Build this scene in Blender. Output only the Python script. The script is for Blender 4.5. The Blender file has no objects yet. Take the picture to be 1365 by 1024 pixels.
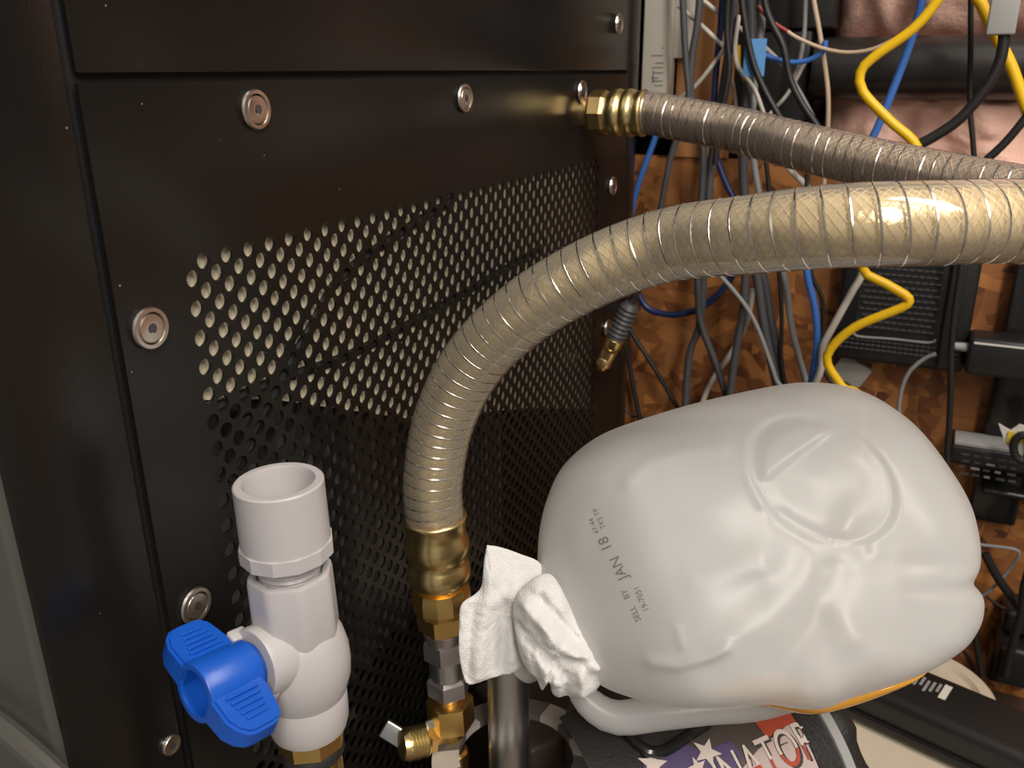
import bpy, bmesh, math, random
from mathutils import Vector, Matrix, noise
random.seed(7)
scene = bpy.context.scene
COL = scene.collection

# ---------------------------------------------------------------- camera, world, lights
F = 1145.0; CX, CY = 682.5, 512.0; H = 1.37          # focal length in px of a 1365x1024 frame, eye height
_D = Vector((30, 3158, F)).normalized()              # straight down, in camera axes (x right, y down, z forward)
_R = Vector((608, -421, F)); _R = (_R - _D * _R.dot(_D)).normalized()   # along the cabinet side
_N = _R.cross(_D)                                    # into the cabinet
def c2w(v): return Vector((v.dot(_R), v.dot(_N), -v.dot(_D)))
EYE = Vector((0, 0, H))
camd = bpy.data.cameras.new('camera'); cam = bpy.data.objects.new('camera', camd); COL.objects.link(cam)
ax, ay, az = c2w(Vector((1, 0, 0))), c2w(Vector((0, -1, 0))), c2w(Vector((0, 0, -1)))
cam.matrix_world = Matrix(((ax.x, ay.x, az.x, EYE.x), (ax.y, ay.y, az.y, EYE.y), (ax.z, ay.z, az.z, EYE.z), (0, 0, 0, 1)))
camd.sensor_width = 36; camd.lens = 36 * F / 1365; camd.clip_start = .01
camd.dof.use_dof = True; camd.dof.focus_distance = .43; camd.dof.aperture_fstop = 15
scene.camera = cam

w = bpy.data.worlds.new('world'); scene.world = w; w.use_nodes = True
w.node_tree.nodes['Background'].inputs[0].default_value = (1, .93, .85, 1)
w.node_tree.nodes['Background'].inputs[1].default_value = .30
def area(name, loc, target, sx, sy, power, col):
    l = bpy.data.lights.new(name, 'AREA'); l.shape = 'RECTANGLE'; l.size = sx; l.size_y = sy
    l.energy = power; l.color = col
    o = bpy.data.objects.new(name, l); COL.objects.link(o); o.location = loc
    o.rotation_euler = (Vector(target) - Vector(loc)).to_track_quat('-Z', 'Y').to_euler(); return o
area('ceiling_light_key', (.10, -.75, 2.55), (.45, .05, 1.1), .25, 1.2, 22, (1, .92, .82))
area('ceiling_light_rear', (-1.0, -.8, 2.55), (.5, .0, 1.1), .25, 1.2, 36, (1, .93, .84))
vs = scene.view_settings; vs.view_transform = 'Standard'; vs.look = 'None'; vs.gamma = 1; vs.exposure = -0.28
vs.use_curve_mapping = False

# ---------------------------------------------------------------- helpers
def ray(px, py): return Vector(((px - CX) / F, (py - CY) / F, 1))
def P(px, py, z): return EYE + c2w(ray(px, py) * z)                       # point at depth z
def PX(px, py, X): r = ray(px, py); return EYE + c2w(r * (X / r.dot(_R)))  # on a plane parallel to the back wall
def PY(px, py, Y): r = ray(px, py); return EYE + c2w(r * (Y / r.dot(_N)))  # on a plane parallel to the cabinet side
def PZ(px, py, Z): r = ray(px, py); return EYE + c2w(r * ((H - Z) / r.dot(_D)))
FWD = c2w(Vector((0, 0, 1)))
UP = Vector((0, 0, 1)); XA = Vector((1, 0, 0)); YA = Vector((0, 1, 0))

def tag(o, label=None, cat=None, group=None, kind=None):
    if label: o['label'] = label
    if cat: o['category'] = cat
    if group: o['group'] = group
    if kind: o['kind'] = kind
    return o
def thing(name, label, cat, loc, group=None):
    o = bpy.data.objects.new(name, None); COL.objects.link(o); o.location = loc; o.empty_display_size = .02
    return tag(o, label, cat, group)
def root_loc(p): return p.location.copy() if p.parent is None else Vector((0, 0, 0))   # parts carry world coordinates
def obj(name, geo, mat, parent=None, smooth=35):
    v, f = geo
    me = bpy.data.meshes.new(name); me.from_pydata([tuple(a) for a in v], [], f); me.update()
    bm = bmesh.new(); bm.from_mesh(me); bmesh.ops.recalc_face_normals(bm, faces=bm.faces); bm.to_mesh(me); bm.free()
    if smooth:
        for p in me.polygons: p.use_smooth = True
        me.set_sharp_from_angle(angle=math.radians(smooth))
    me.materials.append(mat)
    o = bpy.data.objects.new(name, me); COL.objects.link(o)
    if parent is not None:
        o.parent = parent; o.matrix_parent_inverse = Matrix.Translation(-root_loc(parent))
    return o
def recenter(o):                       # move the origin of a top-level mesh to its lowest centre
    me = o.data; vs_ = [v.co for v in me.vertices]
    c = Vector((sum(v.x for v in vs_) / len(vs_), sum(v.y for v in vs_) / len(vs_), min(v.z for v in vs_)))
    me.transform(Matrix.Translation(-c)); o.location = c; return o
def join(*gs):
    V, Fc = [], []
    for v, f in gs:
        b = len(V); V += list(v); Fc += [tuple(i + b for i in a) for a in f]
    return V, Fc
def frame(o, z, x=None):
    z = Vector(z).normalized(); x = Vector(x) if x is not None else (XA if abs(z.x) < .9 else YA)
    x = (x - z * x.dot(z)).normalized(); y = z.cross(x)
    return Matrix(((x.x, y.x, z.x, o[0]), (x.y, y.y, z.y, o[1]), (x.z, y.z, z.z, o[2]), (0, 0, 0, 1)))
def lathe(prof, M, n=32, closed=False, rot=0):
    V, Fc = [], []
    for h, r in prof:
        for k in range(n):
            a = 2 * math.pi * (k + rot) / n; V.append(M @ Vector((r * math.cos(a), r * math.sin(a), h)))
    m = len(prof)
    for i in range(m if closed else m - 1):
        for k in range(n):
            j = (i + 1) % m; Fc.append((i * n + k, i * n + (k + 1) % n, j * n + (k + 1) % n, j * n + k))
    if not closed:
        Fc.append(tuple(range(n - 1, -1, -1))); Fc.append(tuple((m - 1) * n + k for k in range(n)))
    return V, Fc
def box(cx, cy, cz, sx, sy, sz, M=None, bev=0):
    bm = bmesh.new(); bmesh.ops.create_cube(bm, size=1)
    for v in bm.verts: v.co = Vector((v.co.x * sx, v.co.y * sy, v.co.z * sz))
    if bev: bmesh.ops.bevel(bm, geom=bm.edges[:], offset=bev, segments=3, affect='EDGES', profile=.5)
    c = Vector((cx, cy, cz))
    V = [(M @ (v.co + c)) if M else v.co + c for v in bm.verts]
    bm.verts.index_update(); Fc = [tuple(v.index for v in f.verts) for f in bm.faces]; bm.free(); return V, Fc
def bb(x0, x1, y0, y1, z0, z1, bev=0):
    return box((x0 + x1) / 2, (y0 + y1) / 2, (z0 + z1) / 2, abs(x1 - x0), abs(y1 - y0), abs(z1 - z0), None, bev)
def smooth_path(pts, step=.006):
    pts = [Vector(p) for p in pts]
    if len(pts) < 3: pts = [pts[0], pts[0].lerp(pts[-1], .5), pts[-1]]
    q = [pts[0] * 2 - pts[1]] + pts + [pts[-1] * 2 - pts[-2]]; out = []
    for i in range(1, len(q) - 2):
        a, b, c, d = q[i - 1:i + 3]; n = max(2, int((c - b).length / step))
        for k in range(n):
            t = k / n
            out.append(.5 * ((2 * b) + (c - a) * t + (2 * a - 5 * b + 4 * c - d) * t * t + (3 * b - a - 3 * c + d) * t ** 3))
    out.append(pts[-1]); return out
def resample(pts, n):
    L = [0]
    for a, b in zip(pts, pts[1:]): L.append(L[-1] + (b - a).length)
    out = []; j = 0
    for i in range(n):
        s = L[-1] * i / (n - 1)
        while j < len(L) - 2 and L[j + 1] < s: j += 1
        t = (s - L[j]) / max(1e-9, L[j + 1] - L[j]); out.append(pts[j].lerp(pts[j + 1], t))
    return out, L[-1]
def frames(pts):
    T = []
    for i in range(len(pts)):
        a = pts[max(0, i - 1)]; b = pts[min(len(pts) - 1, i + 1)]; T.append((b - a).normalized())
    x = T[0].orthogonal().normalized(); out = []
    for t in T:
        x = (x - t * x.dot(t)).normalized(); out.append((x, t.cross(x), t))
    return out
def sweep(pts, r, n=8, caps=True):
    V, Fc = [], []; fr = frames(pts)
    for i, (p, (x, y, t)) in enumerate(zip(pts, fr)):
        rr = r(i / (len(pts) - 1)) if callable(r) else r
        for k in range(n):
            a = 2 * math.pi * k / n; V.append(p + x * (rr * math.cos(a)) + y * (rr * math.sin(a)))
    for i in range(len(pts) - 1):
        for k in range(n):
            Fc.append((i * n + k, i * n + (k + 1) % n, (i + 1) * n + (k + 1) % n, (i + 1) * n + k))
    if caps:
        Fc.append(tuple(range(n - 1, -1, -1))); Fc.append(tuple((len(pts) - 1) * n + k for k in range(n)))
    return V, Fc
def text_geo(s, size, depth=0):
    c = bpy.data.curves.new('lettering', 'FONT'); c.body = s; c.size = size; c.extrude = depth
    c.align_x = 'CENTER'; c.align_y = 'CENTER'; c.resolution_u = 5
    o = bpy.data.objects.new('lettering', c); me = bpy.data.meshes.new_from_object(o)
    V = [v.co.copy() for v in me.vertices]; Fc = [tuple(p.vertices) for p in me.polygons]
    bpy.data.objects.remove(o); bpy.data.curves.remove(c); bpy.data.meshes.remove(me)
    return V, Fc
def sstep(a, b, x):
    t = min(1, max(0, (x - a) / (b - a))); return t * t * (3 - 2 * t)
def seg_dist(px, py, pl):
    d = 1e9
    for (x0, y0), (x1, y1) in zip(pl, pl[1:]):
        vx, vy = x1 - x0, y1 - y0; t = min(1, max(0, ((px - x0) * vx + (py - y0) * vy) / (vx * vx + vy * vy + 1e-9)))
        d = min(d, math.hypot(px - x0 - t * vx, py - y0 - t * vy))
    return d

# ---------------------------------------------------------------- materials
def mat(name, col, rough=.5, metal=0, spec=.5, bump=0, bscale=200, var=0, vscale=20, **kw):
    m = bpy.data.materials.new(name); m.use_nodes = True; nt = m.node_tree; b = nt.nodes['Principled BSDF']
    b.inputs['Base Color'].default_value = (*col, 1); b.inputs['Roughness'].default_value = rough
    b.inputs['Metallic'].default_value = metal; b.inputs['Specular IOR Level'].default_value = spec
    for k, v in kw.items(): b.inputs[k.replace('_', ' ')].default_value = v
    tc = nt.nodes.new('ShaderNodeTexCoord')
    if var:
        n = nt.nodes.new('ShaderNodeTexNoise'); n.inputs['Scale'].default_value = vscale; n.inputs['Detail'].default_value = 6
        nt.links.new(tc.outputs['Object'], n.inputs['Vector'])
        mx = nt.nodes.new('ShaderNodeMix'); mx.data_type = 'RGBA'
        mx.inputs[6].default_value = (*[c * (1 - var) for c in col], 1); mx.inputs[7].default_value = (*[min(1, c * (1 + var)) for c in col], 1)
        nt.links.new(n.outputs['Fac'], mx.inputs[0]); nt.links.new(mx.outputs[2], b.inputs['Base Color'])
    if bump:
        n2 = nt.nodes.new('ShaderNodeTexNoise'); n2.inputs['Scale'].default_value = bscale; n2.inputs['Detail'].default_value = 4
        nt.links.new(tc.outputs['Object'], n2.inputs['Vector'])
        bp = nt.nodes.new('ShaderNodeBump'); bp.inputs['Strength'].default_value = bump; bp.inputs['Distance'].default_value = .002
        nt.links.new(n2.outputs['Fac'], bp.inputs['Height']); nt.links.new(bp.outputs['Normal'], b.inputs['Normal'])
    return m
def speckle(m, scale, amount, col):            # dust specks on the paint
    nt = m.node_tree; b = nt.nodes['Principled BSDF']; src = b.inputs['Base Color'].links[0].from_socket
    tc = nt.nodes.new('ShaderNodeTexCoord'); v = nt.nodes.new('ShaderNodeTexVoronoi'); v.inputs['Scale'].default_value = scale
    nt.links.new(tc.outputs['Object'], v.inputs['Vector'])
    lt = nt.nodes.new('ShaderNodeMath'); lt.operation = 'LESS_THAN'; lt.inputs[1].default_value = amount; nt.links.new(v.outputs['Distance'], lt.inputs[0])
    sp = nt.nodes.new('ShaderNodeSeparateColor'); nt.links.new(v.outputs['Color'], sp.inputs[0])
    gt = nt.nodes.new('ShaderNodeMath'); gt.operation = 'GREATER_THAN'; gt.inputs[1].default_value = .6; nt.links.new(sp.outputs[0], gt.inputs[0])
    mu = nt.nodes.new('ShaderNodeMath'); mu.operation = 'MULTIPLY'; nt.links.new(lt.outputs[0], mu.inputs[0]); nt.links.new(gt.outputs[0], mu.inputs[1])
    mx = nt.nodes.new('ShaderNodeMix'); mx.data_type = 'RGBA'; mx.inputs[7].default_value = (*col, 1)
    nt.links.new(mu.outputs[0], mx.inputs[0]); nt.links.new(src, mx.inputs[6]); nt.links.new(mx.outputs[2], b.inputs['Base Color'])
M = {}
M['black_paint'] = mat('black_paint', (.010, .009, .008), .22, 0, .36, .05, 900, .3, 6)
speckle(M['black_paint'], 80, .030, (.30, .27, .24))
M['grey_paint'] = mat('grey_paint', (.075, .073, .064), .35, 0, .5, .03, 700)
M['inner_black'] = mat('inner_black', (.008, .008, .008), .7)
M['filter'] = mat('filter_media', (.86, .76, .56), .8, bump=.4, bscale=400, var=.08, vscale=15)
M['dim_metal'] = mat('dim_metal', (.35, .34, .33), .45, .6)
M['steel'] = mat('screw_steel', (.72, .67, .62), .28, 1, var=.1, vscale=300)
M['galv'] = mat('galvanised_steel', (.74, .76, .76), .32, 1, var=.15, vscale=60)
M['grey_steel'] = mat('grey_steel', (.55, .52, .53), .3, .9)
M['brass'] = mat('brass', (.86, .58, .20), .30, 1, var=.12, vscale=90)
M['brass_pale'] = mat('pale_brass', (.92, .72, .34), .29, 1, var=.1, vscale=70)
M['brass_dull'] = mat('dull_brass', (.62, .43, .19), .38, 1, var=.2, vscale=200)
M['pvc'] = mat('grey_white_pvc', (.49, .465, .47), .36, 0, .5, .04, 500, .03, 80)
M['blue'] = mat('blue_plastic', (.008, .095, .52), .33, 0, .5, .03, 500, .06, 120)
M['blue_dark'] = mat('dark_blue_plastic', (.012, .06, .28), .4)
M['towel'] = mat('paper_towel', (.78, .765, .75), .9, 0, .2, .6, 1400, Sheen_Weight=.3)
M['wire'] = mat('wire_steel', (.74, .70, .64), .25, 1)
M['braid'] = mat('braid_yarn', (.90, .78, .55), .4)
M['liner'] = mat('hose_liner', (.96, .78, .50), .22, .30, .6, .25, 160, .16, 60)
M['liner2'] = mat('hose_liner_reflect_tint', (.58, .48, .42), .30, .55, .6, .25, 160, .16, 60)  # greyer copy of the liner, the insulation's reflection put into its colour
M['black_cable'] = mat('black_cable', (.016, .015, .015), .45)
M['grey_cable'] = mat('grey_cable', (.065, .065, .07), .5)
M['mid_cable'] = mat('mid_grey_cable', (.26, .26, .26), .5)
M['white_cable'] = mat('white_cable', (.62, .58, .52), .5)
M['beige_cable'] = mat('beige_cable', (.60, .46, .32), .5)
M['yellow_cable'] = mat('yellow_cable', (.90, .55, .01), .4)
M['blue_cable'] = mat('blue_cable', (.05, .17, .55), .4)
M['navy_cable'] = mat('navy_cable', (.012, .025, .10), .4)
M['red_cable'] = mat('red_cable', (.35, .05, .04), .5)
M['tape_blue'] = mat('tape_blue', (.12, .33, .68), .6)
M['white_board'] = mat('white_board', (.62, .58, .50), .6, var=.06, vscale=40)
M['ink'] = mat('ink', (.05, .045, .05), .7)
M['ink2'] = mat('faded_ink', (.22, .19, .19), .8)
M['stud'] = mat('stud_wood', (.42, .19, .065), .7, bump=.2, bscale=60, var=.35, vscale=14)
M['black_plastic'] = mat('black_plastic', (.014, .014, .014), .38, bump=.1, bscale=600)
M['black_gloss'] = mat('black_gloss', (.010, .010, .010), .18)
M['black_pipe'] = mat('black_pipe', (.020, .017, .016), .32, var=.2, vscale=30)
M['grey_plastic'] = mat('grey_plastic', (.36, .36, .36), .45)
M['cream'] = mat('cream_plastic', (.66, .57, .44), .45, bump=.1, bscale=60, var=.10, vscale=22)
M['silver_line'] = mat('silver_line', (.75, .73, .70), .35)
M['grey_print'] = mat('grey_print', (.30, .29, .28), .6)
M['white_print'] = mat('white_print', (.72, .68, .62), .6)
M['table'] = mat('table_wood', (.09, .055, .035), .6, bump=.2, bscale=40, var=.3, vscale=12)
M['floor'] = mat('floor_concrete', (.30, .29, .27), .6, bump=.1, bscale=50, var=.15, vscale=5)
M['brown_box'] = mat('brown_case', (.060, .042, .032), .5, bump=.15, bscale=300, var=.25, vscale=40)
M['dark_case'] = mat('dark_case', (.022, .020, .019), .5, bump=.3, bscale=500, var=.3, vscale=60)
M['strap_white'] = mat('strap_white', (.62, .58, .54), .7, bump=.2, bscale=500)
M['strap_grey'] = mat('strap_grey', (.16, .14, .13), .7, bump=.2, bscale=500)
M['star'] = mat('star_print', (.72, .62, .56), .45)
M['flag_blue'] = mat('flag_blue', (.10, .075, .17), .4, var=.25, vscale=70)
M['flag_red'] = mat('flag_red', (.46, .07, .035), .4)
M['flag_white'] = mat('flag_white', (.58, .46, .44), .4, var=.15, vscale=90)
M['can_dark'] = mat('canister_dark', (.075, .058, .050), .42, var=.3, vscale=40)
M['rubber'] = mat('rubber', (.018, .018, .018), .55, bump=.3, bscale=400)
M['yellow_tag'] = mat('yellow_tag', (.80, .58, .04), .5)
M['foam_grey'] = mat('foam_grey', (.42, .40, .37), .7)

def clear_mat(name, colr):
    m = bpy.data.materials.new(name); m.use_nodes = True; nt = m.node_tree; b = nt.nodes['Principled BSDF']
    b.inputs['Base Color'].default_value = colr; b.inputs['Roughness'].default_value = .08
    b.inputs['Specular IOR Level'].default_value = .7
    tr = nt.nodes.new('ShaderNodeBsdfTransparent'); tr.inputs[0].default_value = (1, .97, .92, 1)
    mx = nt.nodes.new('ShaderNodeMixShader')
    lw = nt.nodes.new('ShaderNodeLayerWeight'); lw.inputs['Blend'].default_value = .35
    mr = nt.nodes.new('ShaderNodeMapRange'); mr.inputs['To Min'].default_value = .10; mr.inputs['To Max'].default_value = .62
    nt.links.new(lw.outputs['Facing'], mr.inputs['Value']); nt.links.new(mr.outputs['Result'], mx.inputs[0])
    nt.links.new(tr.outputs[0], mx.inputs[1]); nt.links.new(b.outputs[0], mx.inputs[2])
    gl = nt.nodes.new('ShaderNodeBsdfGlossy'); gl.inputs['Roughness'].default_value = .07
    fr = nt.nodes.new('ShaderNodeFresnel'); fr.inputs['IOR'].default_value = 1.52; m2 = nt.nodes.new('ShaderNodeMixShader')
    nt.links.new(fr.outputs[0], m2.inputs[0]); nt.links.new(mx.outputs[0], m2.inputs[1]); nt.links.new(gl.outputs[0], m2.inputs[2])
    nt.links.new(m2.outputs[0], nt.nodes['Material Output'].inputs[0]); return m
M['clear'] = clear_mat('clear_vinyl', (.90, .79, .62, 1)); M['clear2'] = clear_mat('clear_vinyl_reflect_tint', (.60, .52, .47, 1))  # second vinyl greyed: reflected insulation is in its colour
def jug_mat():
    m = bpy.data.materials.new('milky_plastic'); m.use_nodes = True; nt = m.node_tree; b = nt.nodes['Principled BSDF']
    b.inputs['Base Color'].default_value = (.80, .81, .81, 1); b.inputs['Roughness'].default_value = .28
    b.inputs['Specular IOR Level'].default_value = .5
    tl = nt.nodes.new('ShaderNodeBsdfTranslucent'); tl.inputs[0].default_value = (.88, .88, .87, 1)
    tr = nt.nodes.new('ShaderNodeBsdfTransparent'); tr.inputs[0].default_value = (.95, .94, .92, 1)
    a = nt.nodes.new('ShaderNodeMixShader'); a.inputs[0].default_value = .42
    c = nt.nodes.new('ShaderNodeMixShader'); c.inputs[0].default_value = .22
    tc = nt.nodes.new('ShaderNodeTexCoord'); n = nt.nodes.new('ShaderNodeTexNoise'); n.inputs['Scale'].default_value = 35
    bp = nt.nodes.new('ShaderNodeBump'); bp.inputs['Strength'].default_value = .06; bp.inputs['Distance'].default_value = .004
    nt.links.new(tc.outputs['Object'], n.inputs['Vector']); nt.links.new(n.outputs['Fac'], bp.inputs['Height'])
    nt.links.new(bp.outputs['Normal'], b.inputs['Normal'])
    nt.links.new(b.outputs[0], a.inputs[1]); nt.links.new(tl.outputs[0], a.inputs[2])
    nt.links.new(a.outputs[0], c.inputs[1]); nt.links.new(tr.outputs[0], c.inputs[2])
    nt.links.new(c.outputs[0], nt.nodes['Material Output'].inputs[0]); return m
M['jug'] = jug_mat()
M['liquid'] = mat('amber_liquid', (.80, .38, .05), .15)
def osb_mat():
    m = bpy.data.materials.new('strand_board'); m.use_nodes = True; nt = m.node_tree; b = nt.nodes['Principled BSDF']
    b.inputs['Roughness'].default_value = .6
    tc = nt.nodes.new('ShaderNodeTexCoord'); prev = None; hts = []
    for i, (ang, s1, s2, fac) in enumerate(((.5, 26, 75, 1), (-.75, 24, 80, .5), (1.35, 22, 85, .45), (-.15, 30, 95, .42))):
        mp = nt.nodes.new('ShaderNodeMapping'); mp.inputs['Rotation'].default_value = (ang, 0, 0)
        sc = nt.nodes.new('ShaderNodeMapping'); sc.inputs['Scale'].default_value = (1, s1, s2); sc.inputs['Location'].default_value = (i * 3.3, i, i)
        nz = nt.nodes.new('ShaderNodeTexNoise'); nz.inputs['Scale'].default_value = 18
        ad = nt.nodes.new('ShaderNodeMix'); ad.data_type = 'RGBA'; ad.blend_type = 'LINEAR_LIGHT'; ad.inputs[0].default_value = .012
        nt.links.new(tc.outputs['Object'], nz.inputs['Vector']); nt.links.new(tc.outputs['Object'], ad.inputs[6]); nt.links.new(nz.outputs['Color'], ad.inputs[7])
        nt.links.new(ad.outputs[2], mp.inputs['Vector']); nt.links.new(mp.outputs[0], sc.inputs['Vector'])
        v = nt.nodes.new('ShaderNodeTexVoronoi'); v.inputs['Scale'].default_value = 1; nt.links.new(sc.outputs[0], v.inputs['Vector'])
        sp = nt.nodes.new('ShaderNodeSeparateColor'); nt.links.new(v.outputs['Color'], sp.inputs[0])
        cr = nt.nodes.new('ShaderNodeValToRGB'); e = cr.color_ramp.elements
        e[0].position = 0; e[0].color = (.11, .034, .011, 1); e[1].position = 1; e[1].color = (.50, .20, .055, 1)
        for p_, c_ in ((.10, (.19, .062, .018, 1)), (.4, (.30, .110, .030, 1)), (.75, (.36, .145, .042, 1))): x = e.new(p_); x.color = c_
        nt.links.new(sp.outputs[0], cr.inputs[0])
        if prev is None: prev = cr.outputs[0]
        else:
            th = nt.nodes.new('ShaderNodeMath'); th.operation = 'LESS_THAN'; th.inputs[1].default_value = fac
            nt.links.new(sp.outputs[1], th.inputs[0])
            mx = nt.nodes.new('ShaderNodeMix'); mx.data_type = 'RGBA'
            nt.links.new(th.outputs[0], mx.inputs[0]); nt.links.new(prev, mx.inputs[6]); nt.links.new(cr.outputs[0], mx.inputs[7]); prev = mx.outputs[2]
    nt.links.new(prev, b.inputs['Base Color'])
    bp = nt.nodes.new('ShaderNodeBump'); bp.inputs['Strength'].default_value = .4; bp.inputs['Distance'].default_value = .003
    nt.links.new(prev, bp.inputs['Height']); nt.links.new(bp.outputs['Normal'], b.inputs['Normal']); return m
M['osb'] = osb_mat()
M['pink'] = mat('pink_glass_wool', (.88, .55, .45), .95, 0, .1, .45, 260, .16, 34)

# ================================================================ the setting
XW = .90                                    # face of the strand board
floor_ = obj('floor', bb(-2.2, 1.3, -2.6, 1.6, -.05, 0), M['floor'], None, 0); tag(floor_, 'grey concrete floor under the cabinet and table', None, None, 'structure')
ZT = H - .084                               # top edge of the strand board
wall = obj('wall_back', bb(XW, XW + .014, -2.2, 1.5, 0, ZT), M['osb'], None, 0)
tag(wall, 'orange brown strand board wall with dark flakes behind the cables', None, None, 'structure')
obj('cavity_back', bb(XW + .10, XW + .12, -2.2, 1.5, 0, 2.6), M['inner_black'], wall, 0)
for y0, y1 in ((.205, .262), (-.34, -.30)):
    obj('stud', bb(XW + .012 if y0 < 0 else XW - .002, XW + .095, y0, y1, ZT + .0005, 2.6), M['stud'], wall, 0)
# pink glass wool batts in the wall bay: lumpy real volume
def batt(name, y0, y1, z0, z1, xf, amp, seed, label):
    n, m = 90, 60; V, Fc = [], []
    for i in range(n + 1):
        for j in range(m + 1):
            y = y0 + (y1 - y0) * i / n; z = z0 + (z1 - z0) * j / m
            e = min(1, min(i, n - i) / 9, min(j, m - j) / 9); e = math.sqrt(1 - (1 - e) ** 2)
            q = Vector((y * 16, z * 16, seed)); nz = noise.fractal(q, 1.0, 2.1, 4) * amp + noise.noise(Vector((y * 70, z * 70, seed))) * .004
            V.append(Vector((xf + .075 - (.075 + nz) * e, y + noise.noise(q * 1.7) * .006 * (1 - e + .2), z + noise.noise(q * 2.3) * .012)))
    k = len(V)
    for i in range(n):
        for j in range(m): a = i * (m + 1) + j; Fc.append((a, a + 1, a + m + 2, a + m + 1))
    o = obj(name, (V, Fc), M['pink'], None, 60); tag(o, label, 'insulation', 'pink insulation batts'); return recenter(o)
batt('insulation_batt', -.30, .125, H + .022, H + .40, XW + .018, .020, 1.3, 'pink fluffy insulation batt above the thick black pipe')
batt('insulation_batt', -.30, .130, H - .100, H - .018, XW + .018, .012, 5.1, 'pink fluffy insulation strip below the thick black pipe')

TZ = H - .62                                # table top
t = thing('table', 'dark wooden table carrying the cream tub and the canister', 'table', (.5, 0, 0))
obj('table_top', bb(.08, XW - .005, -.9, .262, TZ - .03, TZ, .004), M['table'], t)
for x in (.12, XW - .06):
    for y in (-.86, .22): obj('leg', bb(x - .025, x + .025, y - .025, y + .025, 0, TZ - .03, .003), M['table'], t)

# ================================================================ cabinet
YP = .28
cab = thing('equipment_cabinet', 'glossy black steel cabinet with a perforated side panel', 'cabinet', (.5, .5, 0))
px_, pz_ = .0139, .0131; hr = .0037; x0 = .2585; K = 34; z0 = H - .0676; Rn = 34; TH = .0018
def perforated():
    V, Fc = [], []; idx = {}
    def vid(x, y, z):
        k = (round(x, 5), round(y, 5), round(z, 5))
        if k not in idx: idx[k] = len(V); V.append(Vector((x, y, z)))
        return idx[k]
    ya, yb = YP, YP + TH
    def cell(cx, cz, hole):
        c = [(cx + px_ / 2, cz), (cx, cz + pz_ / 2), (cx - px_ / 2, cz), (cx, cz - pz_ / 2)]
        h = [(cx + hr * math.cos(math.pi * k / 7), cz + hr * math.sin(math.pi * k / 7)) for k in range(14)]
        h = [(cx + hr * math.cos(math.pi * k / 8), cz + hr * math.sin(math.pi * k / 8)) for k in range(16)]
        for y in (ya, yb):
            if not hole: Fc.append(tuple(vid(a, y, b) for a, b in c)); continue
            ci = [vid(a, y, b) for a, b in c]; hi = [vid(a, y, b) for a, b in h]
            for q in range(4):
                a, b_ = ci[q], ci[(q + 1) % 4]; s = q * 4
                Fc.append((a, hi[s + 1], hi[s])); Fc.append((a, hi[s + 2], hi[s + 1])); Fc.append((a, b_, hi[s + 2]))
                Fc.append((b_, hi[s + 3], hi[s + 2])); Fc.append((b_, hi[(s + 4) % 16], hi[s + 3]))
        if hole:
            for k in range(16):
                (a, b_), (c2, d) = h[k], h[(k + 1) % 16]
                Fc.append((vid(a, ya, b_), vid(c2, ya, d), vid(c2, yb, d), vid(a, yb, b_)))
    for i in range(K + 1):
        for j in range(Rn + 1): cell(x0 + i * px_, z0 - j * pz_, 0 < j < Rn)
    for i in range(K):
        for j in range(Rn): cell(x0 + (i + .5) * px_, z0 - (j + .5) * pz_, True)
    xl, xr, zt, zb = x0 - px_ / 2, x0 + (K + .5) * px_, z0 + pz_ / 2, z0 - (Rn + .5) * pz_
    for y in (ya, yb):
        for i in range(K):
            Fc.append((vid(x0 + i * px_, y, zt), vid(x0 + (i + .5) * px_, y, z0), vid(x0 + (i + 1) * px_, y, zt)))
            Fc.append((vid(x0 + i * px_, y, zb), vid(x0 + (i + .5) * px_, y, z0 - Rn * pz_), vid(x0 + (i + 1) * px_, y, zb)))
        for j in range(Rn):
            Fc.append((vid(xl, y, z0 - j * pz_), vid(x0, y, z0 - (j + .5) * pz_), vid(xl, y, z0 - (j + 1) * pz_)))
            Fc.append((vid(xr, y, z0 - j * pz_), vid(xr - px_ / 2, y, z0 - (j + .5) * pz_), vid(xr, y, z0 - (j + 1) * pz_)))
        for xx, sx in ((xl, 1), (xr, -1)):
            Fc.append((vid(xx, y, zt), vid(xx, y, z0), vid(xx + sx * px_ / 2, y, zt)))
            Fc.append((vid(xx, y, zb), vid(xx, y, z0 - Rn * pz_), vid(xx + sx * px_ / 2, y, zb)))
        X0, X1, Z0, Z1 = .2185, .8005, .12, H - .0022     # plain border
        for (a, b_, c, d) in ((X0, xl, Z0, Z1), (xr, X1, Z0, Z1), (xl, xr, zt, Z1), (xl, xr, Z0, zb)):
            Fc.append((vid(a, y, c), vid(b_, y, c), vid(b_, y, d), vid(a, y, d)))
    for (a, b_, c, d) in ((X0, Z0, X1, Z0), (X1, Z0, X1, Z1), (X1, Z1, X0, Z1), (X0, Z1, X0, Z0)):
        Fc.append((vid(a, ya, b_), vid(c, ya, d), vid(c, yb, d), vid(a, yb, b_)))
    return V, Fc
pp = obj('perforated_panel', perforated(), M['black_paint'], cab, 0)
obj('upper_panel', bb(.2195, .8005, YP + .0004, YP + .003, H + .0012, 1.95, .0006), M['black_paint'], cab)
obj('corner_post', bb(.162, .2145, YP, YP + .03, .03, 1.95, .0015), M['black_paint'], cab)
obj('corner_post', bb(.8035, .832, YP - .0002, YP + .03, .03, 1.95, .0015), M['black_paint'], cab)
obj('base_rail', bb(.2165, .802, YP + .001, YP + .02, .03, .118), M['black_paint'], cab, 0)
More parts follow.
